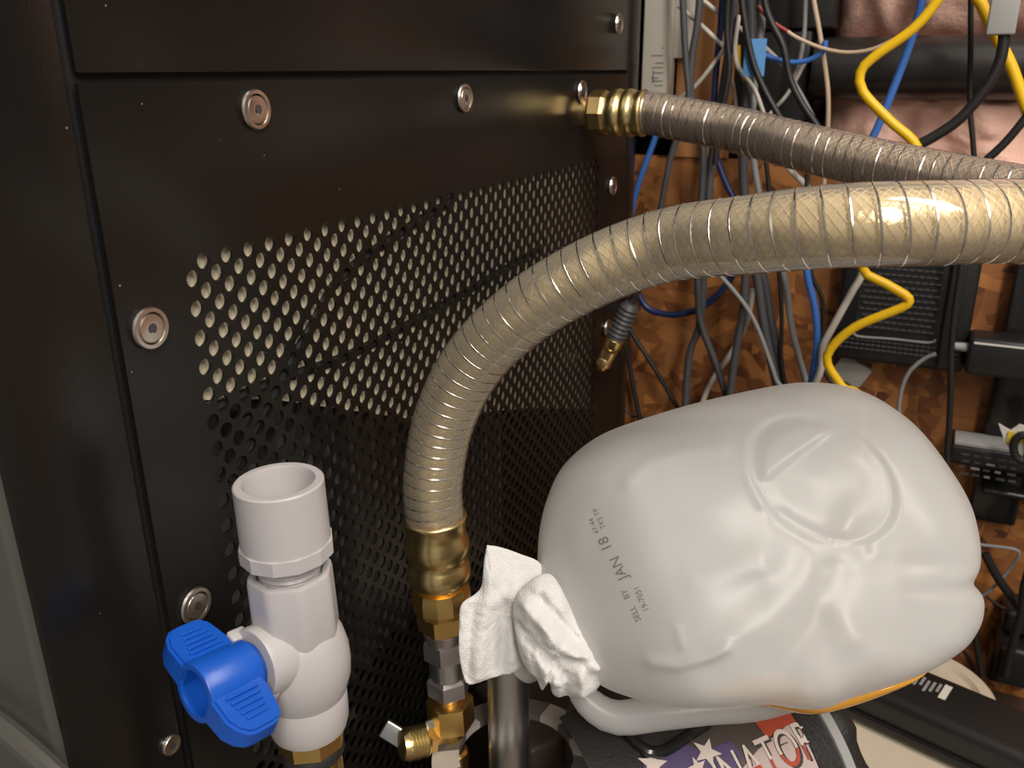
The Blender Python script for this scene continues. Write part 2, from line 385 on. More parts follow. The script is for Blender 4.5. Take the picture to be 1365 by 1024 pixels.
# inside frame and shell
obj('inner_frame', join(bb(.2146, .232, YP + .004, YP + .03, .03, 1.95), bb(.79, .8034, YP + .004, YP + .03, .03, 1.95),
                        bb(.232, .79, YP + .004, YP + .02, H - .022, H + .02)), M['inner_black'], cab, 0)
obj('cabinet_shell', join(bb(.235, .832, YP + .45, YP + .46, .03, 1.95), bb(.822, .832, YP + .031, YP + .449, .03, 1.95),
                          bb(.165, .832, YP + .031, YP + .46, 1.951, 1.96), bb(.165, .832, YP + .031, YP + .46, .02, .029)), M['inner_black'], cab, 0)
obj('front_door', bb(.158, .1655, YP + .0012, YP + .62, .03, 1.95, .002), M['grey_paint'], cab)
dh = [PX(-60, 930, .150), PX(0, 968, .150), PX(72, 1030, .150), PX(130, 1090, .150)]
obj('door_trim', sweep(smooth_path(dh), .0045, 10), M['grey_paint'], cab)
# what shows behind the holes
V = [(x, YP + .0045, H + z) for x, z in ((.2335, -.05), (.2335, -.128), (.30, -.150), (.42, -.205), (.60, -.262), (.785, -.33), (.785, -.05))]
V2 = [(x, y + .012, z) for x, y, z in V]; n_ = len(V)
fl = obj('filter_pad', (V + V2, [tuple(range(n_)), tuple(range(2 * n_ - 1, n_ - 1, -1))] + [(i, (i + 1) % n_, n_ + (i + 1) % n_, n_ + i) for i in range(n_)]), M['filter'], cab, 0)
tag(fl, 'cream filter pad showing through the holes')
for pts in ([(300, 640), (350, 545), (410, 440), (450, 372), (520, 318), (600, 268)], [(250, 560), (360, 510), (470, 470), (600, 400), (720, 330)]):
    obj('inner_wire', sweep(smooth_path([PY(a, b, YP + .0050) for a, b in pts]), .0030, 8), M['inner_black'], cab)
obj('coil_plate', bb(.30, .62, YP + .05, YP + .06, H - .40, H - .16), M['dim_metal'], cab, 0)
for k in range(14):
    obj('coil_fin', bb(.31 + k * .022, .318 + k * .022, YP + .035, YP + .0495, H - .39, H - .17), M['dim_metal'], cab, 0)

# screws with washers
def screw_mesh():
    Mw = frame((0, 0, 0), (0, -1, 0))
    wsh = lathe([(0, .0065), (.0012, .0070), (.0020, .0066), (.0021, .0054), (.0009, .0051), (0, .0051)], Mw, 28, True)
    head = lathe([(0, .0050), (.0012, .0050), (.0020, .0045), (.0022, .0026), (.0022, .0017), (.0008, .0015), (.0007, .0001)], Mw, 28)
    sock = lathe([(.0010, .0001), (.0010, .0012), (.0024, .00150)], Mw, 6)
    return wsh, head, sock
sw = screw_mesh(); first = None
for i, (a, b_) in enumerate([(338, 146), (617, 131), (774, 122), (197, 437), (258, 806), (226, 992), (823, 32), (815, 248), (808, 437)]):
    loc = PY(a, b_, YP); loc.y = YP - .0001
    if a == 774: loc.y = YP - .0001
    small = a in (226,)
    if first is None:
        s = obj('screw', sw[1], M['steel']); wv = obj('washer', sw[0], M['steel'], s); sk = obj('hex_socket', sw[2], M['ink'], s); first = (s, wv, sk); new = first
    else:
        new = [o.copy() for o in first]
        for o in new: COL.objects.link(o)
        new[1].parent = new[0]; new[2].parent = new[0]
        new[1].matrix_parent_inverse = Matrix(); new[2].matrix_parent_inverse = Matrix()
        if small: bpy.data.objects.remove(new[1])
    new[0].parent = cab; new[0].matrix_parent_inverse = Matrix.Translation(-cab.location); new[0].location = loc
    new[0].scale = (1, 1, 1) if small else (1.25, 1.25, 1.25)

# ================================================================ hoses
def hose(name, label, pts, r, liner, pitch, loc, wire_r=.00065, ease=0):
    t = thing(name, label, 'hose', loc, 'clear wire-wound hoses')
    path, L = resample(smooth_path(pts, .003), 620)
    obj('outer_tube', sweep(path, r, 32, False), M['clear' if liner == 'liner' else 'clear2'], t)
    obj('liner', sweep(path, r * .80, 28, False), M[liner], t)
    def helix(rr, pit, ph, wr, n, sides, ease=0):
        turns = L / pit; pp_, _ = resample(path, n); fr = frames(pp_); c = []
        for i, (p, (x, y, tt)) in enumerate(zip(pp_, fr)):
            u_ = i / (n - 1); a = 2 * math.pi * (turns * u_ + ease * (1 - math.exp(-u_ * 5)) + ph); c.append(p + x * rr * math.cos(a) + y * rr * math.sin(a))
        return sweep(c, wr, sides, False)
    obj('wire_coil', helix(r * .975, pitch, 0, wire_r, int(L / pitch * 32), 6, ease), M['wire'], t)
    g = []
    for k in range(14):
        for s in (1, -1): g.append(helix(r * .86, s * .055, k / 14, .00022, int(L / .055 * 40), 3))
    b_ = obj('braid', join(*g), M['braid'], t); b_['kind'] = 'stuff'
    return t, path
HR = .0172
p1 = P(580, 700, .500); p0 = P(606, 1015, .561); dn = (p0 - p1).normalized()
big = [p1 + dn * .002, p1 - dn * .004, P(577, 640, .488), P(592, 560, .474), P(632, 482, .456), P(700, 416, .436), P(790, 363, .417), P(890, 327, .400), P(1000, 313, .374),
       P(1110, 302, .355), P(1230, 298, .348), P(1365, 296, .354), P(1520, 312, .352), P(1700, 350, .345), P(2100, 470, .34), P(2500, 700, .36)]
h1, path1 = hose('clear_hose', 'thick clear wire-wound hose arching from brass fitting over the milk jug', big, HR, 'liner', .0094, (p1.x, p1.y, TZ), ease=9)
M1 = frame(p1, dn, _R); kx = .00055
def hh(y): return (y - 700) * kx
def lat(name, prof, m, n=36, par=h1, rot=0, sm=35): return obj(name, lathe([(hh(y), r) for y, r in prof], M1, n, False, rot), M[m], par, sm)
lat('ferrule', [(688, .0176), (689, .0188), (691, .0190), (694, .0181), (704, .0174), (710, .0176), (718, .0192), (727, .0192), (735, .0176), (739, .0164), (744, .0176), (752, .0192), (760, .0190), (767, .0174), (772, .0150)], 'brass_pale', 40, sm=70)
lat('swivel_nut', [(772, .0145), (773, .0170), (778, .0174), (781, .0180), (797, .0180), (800, .0172), (804, .0160), (805, .013)], 'brass', 12, sm=20)
lat('hex_nut', [(805, .0135), (806, .0158), (826, .0158), (828, .0140)], 'brass', 6, rot=.2, sm=20)
lat('collar', [(828, .0124), (829, .0132), (842, .0120), (843, .010)], 'grey_steel', 36)
lat('hex_adapter', [(842, .0110), (843, .0132), (848, .0138), (866, .0138), (868, .0115)], 'grey_steel', 6, rot=.1, sm=20)
lat('coupling', [(867, .0104), (868, .0110), (892, .0110), (893, .0100)], 'galv', 36)
lat('hex_adapter', [(891, .0104), (896, .0136), (915, .0136), (920, .0100)], 'grey_steel', 6, rot=.1, sm=20)
lat('thread', [(918, .0085), (920, .0092), (924, .0084), (927, .0092), (931, .0080)], 'brass', 30)
lat('hex_body', [(926, .0100), (928, .0150), (962, .0150), (966, .0100)], 'brass', 6, rot=.35, sm=20)
lat('stem', [(962, .0072), (1000, .0072), (1003, .0092), (1012, .0096), (1022, .0092), (1030, .0085), (1260, .0085)], 'brass', 24)
sp = P(606, 978, .553); side = (P(545, 992, .538) - sp).normalized()
Ms = frame(sp, side, UP)
obj('side_port', lathe([(0, .005), (.014, .005), (.0145, .0085), (.019, .0085), (.0195, .004)], Ms, 6), M['brass'], h1, 20)
def knurled():
    V, Fc = lathe([(.019, .0088), (.020, .0098)] + [(.020 + .0135 * k / 12, .0098 + .0004 * (1 if k % 2 else -1)) for k in range(1, 12)] + [(.034, .0096), (.0365, .0088), (.037, .006)], Ms, 44)
    out = []
    for i, v in enumerate(V):
        ring, k = divmod(i, 44); c = Ms @ Vector((0, 0, 0)); ax_ = side
        d = v - c; rad = d - ax_ * d.dot(ax_)
        out.append(v + rad * (.04 if (k + ring) % 2 and 1 < ring < 13 else 0))
    return out, Fc
obj('knurled_cap', knurled(), M['brass_pale'], h1, 20)
lv = [P(520, 972, .545), P(538, 986, .542), P(560, 980, .542), P(585, 970, .542)]
obj('lever', join(box(0, 0, 0, .030, .012, .004, frame(lv[1], FWD, lv[1] - lv[0]), .001), box(.012, -.004, 0, .012, .006, .004, frame(lv[2], FWD, lv[3] - lv[2]), .001)), M['galv'], h1)

q0 = PY(783, 152, YP - .004); q0 = PY(777, 150, YP)
nrm = Vector((0, -1, 0))
f1 = q0 + nrm * .050
h2pts = [f1, f1 + nrm * .008, P(905, 158, .672), P(980, 173, .645), P(1070, 196, .605), P(1160, 217, .578), P(1260, 238, .548), P(1365, 258, .52), P(1520, 285, .49), P(1680, 310, .47), P(2000, 370, .45), P(2500, 560, .44)]
h2, path2 = hose('clear_hose', 'thinner looking clear hose running back from the brass fitting high on the cabinet', h2pts, .0165, 'liner2', .0072, (q0.x, q0.y, TZ))
M2 = frame(q0, nrm, UP)
obj('pipe_stub', lathe([(0.0001, .0120), (0.0080, .0120)], M2, 30), M['brass_dull'], h2)
obj('swivel_nut', lathe([(0.0073, .012), (0.0080, .0165), (0.0100, .0178), (0.0199, .0178), (0.0226, .0165), (0.0233, .012)], M2, 8), M['brass_dull'], h2, 20)
obj('ferrule', lathe([(0.0226, .0150), (0.0233, .0165), (0.0246, .0160), (0.0273, .0182), (0.0306, .0190), (0.0339, .0182), (0.0356, .0166), (0.0372, .0182), (0.0406, .0190), (0.0439, .0182), (0.0459, .0168), (0.0492, .0176), (0.0519, .0184), (0.0532, .0182), (0.0539, .0165)], M2, 40), M['brass_pale'], h2, 70)

# ================================================================ ball valve
v1 = P(371, 641, .340); v2 = P(416, 992, .384); va = (v2 - v1).normalized()
MV = frame(v1, va, _R); vt = thing('ball_valve', 'grey-white plastic ball valve with blue handle standing beside the perforated panel', 'valve', (v2.x, v2.y, TZ))
obj('socket_adapter', lathe([(.0345, .0001), (.030, .0140), (.001, .0140), (0, .0144), (0, .0172), (.0006, .0178), (.027, .0180)], MV, 48), M['pvc'], vt)
obj('adapter_collar', lathe([(.0262, .0182), (.0265, .0190), (.0325, .0190), (.0345, .0165), (.0350, .0115)], MV, 12), M['pvc'], vt, 25)
obj('thread', lathe([(.034, .0118)] + [(.0345 + .0011 * k, .0128 if k % 2 else .0119) for k in range(8)] + [(.046, .011)], MV, 32), M['pvc'], vt, 60)
def octo(V, Fc, n=64):
    out = []
    for i, v in enumerate(V):
        k = i % n; phi = (2 * math.pi * k / n) % (math.pi / 4) - math.pi / 8; f = min(1, .945 / math.cos(phi)); ring_ = i // n
        q = MV.inverted() @ v; out.append(MV @ Vector((q.x * f, q.y * f, q.z)) if ring_ > 1 else v)
    return out, Fc
obj('valve_body', octo(*lathe([(.0445, .0130), (.0410, .0134), (.0404, .0142), (.0402, .0158), (.0410, .0172), (.0425, .0176), (.068, .0180), (.072, .0172)], MV, 64)), M['pvc'], vt, 40)
bz = .0765; bc = MV @ Vector((0, 0, bz))
obj('ball_housing', lathe([(.066, .0150), (.069, .0172), (.073, .0190), (.080, .0206), (.086, .0209), (.093, .0204), (.099, .0185), (.103, .0172)], MV, 44), M['pvc'], vt, 70)
obj('lower_socket', lathe([(.098, .0165), (.100, .0178), (.115, .0176), (.1195, .0164), (.121, .0130)], MV, 44), M['pvc'], vt)
S = (-XA + .2 * YA + .13 * UP).normalized(); Hh = (-.2 * XA - YA).normalized(); Wd = (Hh - .40 * UP).normalized(); Wd = (Wd - S * Wd.dot(S)).normalized()
MS = frame(bc, S, Wd)
obj('stem_boss', lathe([(.004, .0150), (.0215, .0152), (.0235, .0146), (.0236, .0120)], MS, 36), M['pvc'], vt)
obj('boss_stop', join(box(-.0125, .004, .0235, .006, .006, .008, MS, .0012), box(.0115, -.006, .022, .007, .006, .006, MS, .0012)), M['pvc'], vt)
hd = obj('stem_neck', lathe([(.022, .0100), (.031, .0100)], MS, 30), M['blue_dark'], vt)
def handle():
    hub = lathe([(.026, .0095), (.0262, .0118), (.049, .0122), (.0498, .0116), (.0498, .0094), (.040, .0088), (.0395, .0002)], MS, 40)
    g = [hub]
    for s in (1, -1):
        pr = [(.008, .027, .0500), (.014, .027, .0500), (.020, .028, .0500), (.025, .029, .0480), (.0280, .031, .0450), (.0288, .034, .0420)]
        V, Fc = [], []
        for i, (u, a, b_) in enumerate(pr):
            th = .0066 - .0022 * i / 5
            for zz, yy in ((a, -th), (a, th), (b_, th), (b_, -th)): V.append(MS @ Vector((s * u, s * yy, zz)))
        for i in range(len(pr) - 1):
            for k in range(4): Fc.append((i * 4 + k, i * 4 + (k + 1) % 4, i * 4 + 4 + (k + 1) % 4, i * 4 + 4 + k))
        Fc += [(0, 1, 2, 3), tuple(range((len(pr) - 1) * 4, len(pr) * 4))]
        bm = bmesh.new(); vv = [bm.verts.new(v) for v in V]
        for f in Fc: bm.faces.new([vv[i] for i in f])
        bmesh.ops.recalc_face_normals(bm, faces=bm.faces)
        bmesh.ops.bevel(bm, geom=[e for e in bm.edges if e.calc_face_angle(0) > .6], offset=.0012, segments=2, affect='EDGES')
        bm.verts.index_update(); g.append(([v.co.copy() for v in bm.verts], [tuple(v.index for v in f.verts) for f in bm.faces])); bm.free()
    return join(*g)
hn = obj('handle', handle(), M['blue'], vt, 40)
for s in (1, -1):
    for k in range(5):
        for sg in (-1, 1):
            u = .0125 + k * .0026; th = .0066 - .0022 * (u - .008) / .0208
            obj('grip_ridge', box(s * u, sg * (th), .0385, .0013, .0030, .0140 - k * .0012, MS, .0004), M['blue'], hn, 0)
vb = v1 + va * .1245; Mb = frame(vb, va, _R)
obj('brass_nut', lathe([(-.008, .0100), (-.007, .0148), (.004, .0148), (.006, .0120)], Mb, 8), M['brass'], vt, 20)
obj('seal_ring', lathe([(.004, .0128), (.006, .0140), (.009, .0142), (.011, .0128)], Mb, 36), M['rubber'], vt)
Lb = (vb.z - TZ) / -va.z
obj('brass_nipple', lathe([(.009, .0125), (Lb - .001, .0125)], Mb, 30), M['brass'], vt)

# ================================================================ milk jug
JC = (1010, 742)
outl = [(716, 760), (719, 710), (730, 665), (752, 622), (800, 583), (870, 556), (950, 533), (1040, 514), (1095, 509), (1130, 513), (1165, 526), (1210, 556), (1250, 598), (1284, 646), (1301, 690), (1306, 728), (1299, 757),
        (1313, 778), (1315, 800), (1309, 826), (1288, 858), (1240, 894), (1180, 921), (1110, 943), (1070, 953), (1030, 948), (980, 934), (900, 928), (850, 924), (806, 912), (775, 893), (745, 860), (725, 815)]
def rs_poly(pl, n):
    c = [Vector((a, b, 0)) for a, b in pl]
    sm = smooth_path(c + [c[0]], 3.0); return [(v.x, v.y) for v in resample(sm, n + 1)[0][:-1]]
NB = 240
ob_ = rs_poly(outl, NB)
ob_ = [(JC[0] + (a - JC[0]) * (.985 if a < JC[0] else .968), JC[1] + (b - JC[1]) * (.99 if b < JC[1] else .965)) for a, b in ob_]
ang = sorted((math.atan2(b - JC[1], a - JC[0]), math.hypot(a - JC[0], b - JC[1])) for a, b in ob_)
def rb(th):
    for i in range(len(ang)):
        a0 = ang[i - 1] if i else (ang[-1][0] - 2 * math.pi, ang[-1][1])
        if ang[i][0] >= th: 
            t = (th - a0[0]) / max(1e-6, ang[i][0] - a0[0]); return a0[1] + (ang[i][1] - a0[1]) * t
    t = (th - ang[-1][0]) / max(1e-6, ang[0][0] + 2 * math.pi - ang[-1][0]); return ang[-1][1] + (ang[0][1] - ang[-1][1]) * t
def jz(px, py): return .455 - .00005 * (px - JC[0]) - .00010 * (py - JC[1])
RIDGES = [([(836, 642), (862, 616), (915, 600), (960, 598)], 11, .0034), ([(868, 884), (905, 887), (945, 874), (965, 862)], 9, .0050), ([(965, 862), (1040, 800), (1085, 762)], 30, .0042), ([(903, 838), (909, 862)], 5, .0020),
          ([(925, 770), (1010, 750)], 26, .0035), ([(1100, 757), (1200, 752), (1296, 752)], 12, -.0012), ([(1100, 800), (1140, 850)], 20, .0015), ([(800, 640), (770, 690), (765, 740)], 16, .0018),
          ([(995, 600), (1000, 640), (1016, 672)], 7, .0018), ([(1042, 690), (1095, 722), (1150, 732)], 12, -.0025), ([(1110, 760), (1090, 830), (1040, 890)], 24, -.003), ([(1170, 880), (1080, 930)], 18, .002)]
def dent(px, py):
    a = math.radians(34); dx, dy = px - 1097, py - 639
    u = dx * math.cos(a) + dy * math.sin(a); v = -dx * math.sin(a) + dy * math.cos(a)
    e = math.hypot(u / 114, v / 80); d = 0
    d -= .0042 * sstep(1.0, .90, e)
    if e < .95:
        fold = sstep(-.34, -.50, u / 114 + .25 * v / 80)
        d += .0055 * fold * sstep(.92, .7, e) - .0045 * sstep(.75, .1, e)
        d += .0030 * math.exp(-((u - 62) / 16) ** 2 - ((v - 26) / 34) ** 2)
    for pl, wd, hgt in RIDGES: d += hgt * math.exp(-(seg_dist(px, py, pl) / wd) ** 2)
    d += noise.noise(Vector((px / 85, py / 85, 3.1))) * .0035
    return d
def jug_pt(px, py, side_=1, off=0):
    dx, dy = px - JC[0], py - JC[1]; r = min(1, math.hypot(dx, dy) / rb(math.atan2(dy, dx)))
    s = (dx * .948 - dy * .319) / 300
    Hm = .066 * (1 - .50 * sstep(-.45, -1.0, s)) * (1 - .25 * sstep(.7, 1.0, s))
    p = 4.6; prof = (1 - r ** p) ** (1 / 2.3)
    d = Hm * prof
    if side_ > 0:
        z = jz(px, py); k = z / (z - d)         # place the dents where the bulged face shows them
        d += .48 * dent(CX + (px - CX) * k, CY + (py - CY) * k) * sstep(1, .82, r) + off
    return P(px, py, jz(px, py)) - FWD * (d * side_)
def proj(p):
    w3 = p - EYE; z = -w3.dot(az); return w3.dot(ax) / z * F + CX, -w3.dot(ay) / z * F + CY
want = [(JC[0] + (a - JC[0]), JC[1] + (b - JC[1])) for a, b in rs_poly(outl, NB)]
for it in range(4):                     # size the outline so that the bulged body keeps it
    fs = []
    for (a, b), (ta, tb) in zip(ob_, want):
        dx, dy = ta - JC[0], tb - JC[1]; L_ = math.hypot(dx, dy); mx_ = 0
        for r in (.80, .86, .91, .95, .98, 1):
            x, y = proj(jug_pt(JC[0] + (a - JC[0]) * r, JC[1] + (b - JC[1]) * r)); mx_ = max(mx_, ((x - JC[0]) * dx + (y - JC[1]) * dy) / L_)
        fs.append(L_ / mx_)
    ob_ = [(JC[0] + (a - JC[0]) * f, JC[1] + (b - JC[1]) * f) for (a, b), f in zip(ob_, fs)]
    ang = sorted((math.atan2(b - JC[1], a - JC[0]), math.hypot(a - JC[0], b - JC[1])) for a, b in ob_)
jug = thing('milk_jug', 'translucent white plastic milk jug lying on its side under the clear hose', 'jug', P(1010, 960, .46))
RG = 90
def jug_geo():
    V, Fc = [], []
    rr = [1 - (1 - k / RG) ** 1.7 for k in range(1, RG + 1)]
    for sd in (1, -1):
        V.append(jug_pt(*JC, sd))
        for r in rr[:-1]:
            for a, b in ob_: V.append(jug_pt(JC[0] + (a - JC[0]) * r, JC[1] + (b - JC[1]) * r, sd))
        if sd == 1:
            rim = len(V)
            for a, b in ob_: V.append(P(a, b, jz(a, b)))
    def idx(sd, ring, k):
        k %= NB
        if ring == RG - 1: return rim + k
        return (1 + ring * NB + k) if sd == 1 else (rim + NB + 1 + ring * NB + k)
    for sd in (1, -1):
        c = 0 if sd == 1 else rim + NB
        for k in range(NB): Fc.append((c, idx(sd, 0, k), idx(sd, 0, k + 1)))
        for g in range(RG - 1):
            for k in range(NB): Fc.append((idx(sd, g, k), idx(sd, g + 1, k), idx(sd, g + 1, k + 1), idx(sd, g, k + 1)))
    return V, Fc
obj('jug_body', jug_geo(), M['jug'], jug, 80)
hp = [P(770, 905, .462), P(776, 925, .462), P(795, 945, .460), P(825, 957, .458), P(880, 950, .456), P(940, 944, .454), P(1000, 938, .452), P(1060, 920, .452)]
def hsec(t): return .0062 + .0030 * math.sin(math.pi * min(1, t * 1.1)) + .004 * sstep(.6, 1, t)
obj('jug_handle', sweep(smooth_path(hp), hsec, 20), M['jug'], jug, 80)
Mn = frame(P(733, 845, .468), P(690, 868, .475) - P(733, 845, .468), UP)
obj('jug_neck', lathe([(-.012, .030), (-.002, .023), (.004, .019), (.012, .0185), (.022, .0185)], Mn, 36), M['jug'], jug, 60)
def jug_text(s, size, cx, cy, m, ang_=-114.0):
    V, Fc = text_geo(s, size); a = math.radians(ang_); out = []
    for v in V:
        dx = v.x * math.cos(a) + v.y * math.sin(a) ; dy = v.x * math.sin(a) - v.y * math.cos(a)
        tx, ty = cx + dx, cy + dy; qx, qy = tx, ty
        for _ in range(5):
            w3 = jug_pt(qx, qy) - EYE; vx = Vector((w3.dot(ax), -w3.dot(ay), -w3.dot(az)))
            qx += (tx - (vx.x / vx.z * F + CX)) * .8; qy += (ty - (vx.y / vx.z * F + CY)) * .8
        out.append(jug_pt(qx, qy, 1, .00045))
    o = obj('date_print', (out, Fc), M[m], jug, 0); tag(o, 'printed date code'); return o
for tx_, sz_, x_, y_ in (('JAN', 19.5, 825, 757), ('18', 20, 807, 725), ('SELL', 11.5, 847, 818), ('BY', 11.5, 834, 792), ('19-7051', 11, 855, 798), ('47-44', 9.5, 792, 701), ('TKS TP', 9.5, 799, 691)):
    jug_text(tx_, sz_, x_, y_, 'ink2')
# the little liquid left in the jug, pooled along its lowest side
lq = [(940, 925), (985, 912), (1040, 918), (1090, 918), (1150, 896), (1210, 884), (1235, 890), (1190, 912), (1120, 936), (1068, 946), (1020, 938), (970, 928)]
def blob(poly, zf, thick, n, rings=10, fold=None, back=1.0):
    b = rs_poly(poly, n); c = (sum(a for a, _ in b) / n, sum(d for _, d in b) / n); V, Fc = [], []
    rr = [1 - (1 - k / rings) ** 1.6 for k in range(1, rings + 1)]
    def pt(x, y, r, sd):
        d = thick * math.sqrt(max(0, 1 - r * r)) * (1 if sd > 0 else back)
        f = fold(x, y) * (1 if sd > 0 else .8) if fold else 0
        return P(x, y, zf(x, y)) - FWD * (sd * d + f)
    for sd in (1, -1):
        V.append(pt(*c, 0, sd))
        for r in rr:
            for a, d in b: V.append(pt(c[0] + (a - c[0]) * r, c[1] + (d - c[1]) * r, r, sd))
    o2 = 1 + rings * n
    for o_ in (0, o2):
        for k in range(n): Fc.append((o_, o_ + 1 + k, o_ + 1 + (k + 1) % n))
        for g in range(rings - 1):
            for k in range(n):
                a = o_ + 1 + g * n; Fc.append((a + k, a + n + k, a + n + (k + 1) % n, a + (k + 1) % n))
    e = 1 + (rings - 1) * n
    for k in range(n): Fc.append((e + k, o2 + e + k, o2 + e + (k + 1) % n, e + (k + 1) % n))
    return V, Fc
lo = obj('liquid', blob(lq, lambda x, y: jz(x, y) - .004, .02, 60, 8), M['liquid'], None, 80)
tag(lo, 'amber liquid pooled along the lowest side inside the milk jug', 'liquid'); recenter(lo)

# ================================================================ paper towel
tw = thing('paper_towel', 'crumpled white paper towel stuffed around the neck of the milk jug', 'paper towel', P(700, 925, .46))
FL = [([(652, 770), (640, 900)], 9, .0028), ([(672, 800), (668, 890)], 7, -.003), ([(690, 770), (682, 900)], 9, .002), ([(660, 800), (735, 775)], 9, .003), ([(630, 810), (622, 905)], 6, -.002)]
def fold_a(x, y):
    return sum(h * math.exp(-(seg_dist(x, y, p) / w_) ** 2) for p, w_, h in FL) + noise.noise(Vector((x / 28, y / 40, 8))) * .002 + .0009 * noise.noise(Vector((x / 6, y / 6, 2)))
flap = [(649, 727), (664, 729), (692, 738), (716, 748), (727, 760), (738, 776), (736, 800), (716, 830), (703, 862), (700, 884), (690, 893), (655, 904), (626, 913), (617, 900), (612, 870), (612, 835), (615, 806), (634, 792), (642, 780), (645, 750)]
obj('towel_flap', blob(flap, lambda x, y: .452 + .00012 * (x - 675), .0035, 110, 22, fold_a), M['towel'], tw, 60)
TWF = [([(700, 800), (745, 850), (795, 880)], 9, .0050), ([(690, 830), (740, 880)], 7, -.0042), ([(720, 790), (770, 850)], 6, -.003), ([(752, 890), (755, 925)], 6, -.005), ([(772, 885), (776, 920)], 7, .004), ([(735, 870), (800, 872)], 6, -.003), ([(712, 850), (728, 900)], 7, .003)]
def fold_b(x, y):
    return sum(h * math.exp(-(seg_dist(x, y, p) / w_) ** 2) for p, w_, h in TWF) + noise.fractal(Vector((x / 24, y / 24, 4)), 1, 2, 3) * .0028
twist = [(690, 790), (712, 770), (733, 766), (746, 780), (756, 800), (772, 830), (790, 850), (801, 870), (805, 890), (800, 912), (786, 925), (760, 930), (738, 927), (733, 912), (728, 906), (722, 919), (714, 903), (702, 892), (692, 870), (686, 840), (683, 812)]
obj('towel_twist', blob(twist, lambda x, y: .437 - .00002 * (x - 740), .014, 130, 26, fold_b), M['towel'], tw, 60)

# ================================================================ objects under the jug
pb = P(681, 1010, .545); pipe_top = P(677, 872, .512)
o = obj('steel_pipe', lathe([(0, .0112), (.0002, .0128), ((pipe_top.z - TZ), .0128)], frame((pipe_top.x, pipe_top.y, pipe_top.z), -UP), 40), M['galv']); tag(o, 'short upright galvanised steel pipe below the paper towel', 'pipe'); recenter(o)

A = (.776 * XA - .63 * YA).normalized(); hz = Vector((-.63, -.776, 0)).normalized()
CR = .085; nn = (UP * .88 + hz * .47).normalized()
surf = P(1000, 985, .474); cc = surf - nn * CR
can = thing('flag_canister', 'dark canister with a faded stars and stripes print under the milk jug', 'canister', (cc.x, cc.y, TZ))
MC = frame(cc, A, nn)
a_ring = (P(1083, 985, .50) - cc).dot(A); u_l = (P(850, 1000, .47) - cc).dot(A) + .004
obj('canister_body', lathe([(u_l, CR * .8), (u_l + .004, CR * .95), (u_l + .012, CR), (a_ring - .016, CR)], MC, 64), M['can_dark'], can)
obj('black_band', lathe([(a_ring - .0165, CR - .001), (a_ring - .016, CR + .0012), (a_ring - .001, CR + .0012), (a_ring, CR - .001)], MC, 64), M['rubber'], can)
obj('grey_band', lathe([(a_ring - .0005, CR - .001), (a_ring, CR + .002), (a_ring + .006, CR + .002), (a_ring + .007, CR - .004)], MC, 64), M['grey_plastic'], can)
def capgeo():
    V, Fc = lathe([(a_ring + .006, CR - .006), (a_ring + .012, CR - .002), (a_ring + .020, CR - .004), (a_ring + .027, CR - .012), (a_ring + .031, CR - .03), (a_ring + .031, .001)], MC, 72)
    out = []
    for i, v in enumerate(V):
        ring, k = divmod(i, 72); c = MC @ Vector((0, 0, (v - cc).dot(A))); d = v - c
        out.append(c + d * (1 - (.05 if (k // 3) % 2 and 0 < ring < 4 else 0)) + noise.noise_vector(v * 90) * .0018)
    return out, Fc
obj('black_cap', capgeo(), M['rubber'], can, 50)
def on_can(u, v, off):                 # u along axis, v metres around from nn, positive away from the viewer
    th = v / CR; y_ = A.cross(nn); dirv = nn * math.cos(th) + y_ * math.sin(th)
    return cc + A * u + dirv * (CR + off)
sgn = 1 if (A.cross(nn)).dot(FWD) > 0 else -1
def can_px(px, py):                    # point of the canister surface -> (u, v)
    r = c2w(ray(px, py)).normalized(); o_ = EYE - cc
    a_ = r - A * r.dot(A); b_ = o_ - A * o_.dot(A)
    qa, qb, qc = a_.dot(a_), 2 * a_.dot(b_), b_.dot(b_) - CR * CR; disc = qb * qb - 4 * qa * qc
    if disc < 0: disc = 0
    t_ = (-qb - math.sqrt(disc)) / (2 * qa); p = EYE + r * t_; d = p - cc; u = d.dot(A); d = d - A * u
    return u, CR * math.atan2(d.dot(A.cross(nn)), d.dot(nn))
def patch(name, poly, m, off, n=10):
    uv = [can_px(a, b) for a, b in poly]; bm = bmesh.new(); vs_ = [bm.verts.new((u, v, 0)) for u, v in uv]; bm.faces.new(vs_)
    bmesh.ops.triangulate(bm, faces=bm.faces[:]); 
    for _ in range(3): bmesh.ops.subdivide_edges(bm, edges=[e for e in bm.edges if e.calc_length() > .008], cuts=1)
    bmesh.ops.triangulate(bm, faces=bm.faces[:])
    bm.verts.index_update(); V = [on_can(v.co.x, v.co.y, off) for v in bm.verts]; Fc = [tuple(v.index for v in f.verts) for f in bm.faces]; bm.free()
    return obj(name, (V, Fc), M[m], can, 60)
patch('blue_print', [(850, 1024), (872, 996), (900, 988), (935, 1002), (975, 988), (990, 1010), (960, 1050), (880, 1060)], 'flag_blue', .0003)
patch('white_print', [(985, 1030), (1010, 1000), (1060, 958), (1078, 965), (1105, 1035), (1080, 1060), (1000, 1060)], 'flag_white', .0003)
patch('red_print', [(1005, 962), (1040, 945), (1075, 938), (1066, 960), (1040, 972), (1022, 985)], 'flag_red', .0005)
def star(cx, cy, r, rot):
    pl = []
    u0, v0 = can_px(cx, cy)
    for k in range(10):
        a = rot + math.pi * k / 5; rr = r if k % 2 == 0 else r * .42; pl.append((u0 + rr * math.cos(a), v0 + rr * math.sin(a)))
    V = [on_can(u, v, .0008) for u, v in pl] + [on_can(u0, v0, .0009)]
    return obj('star', (V, [(k, (k + 1) % 10, 10) for k in range(10)]), M['star'], can, 0)
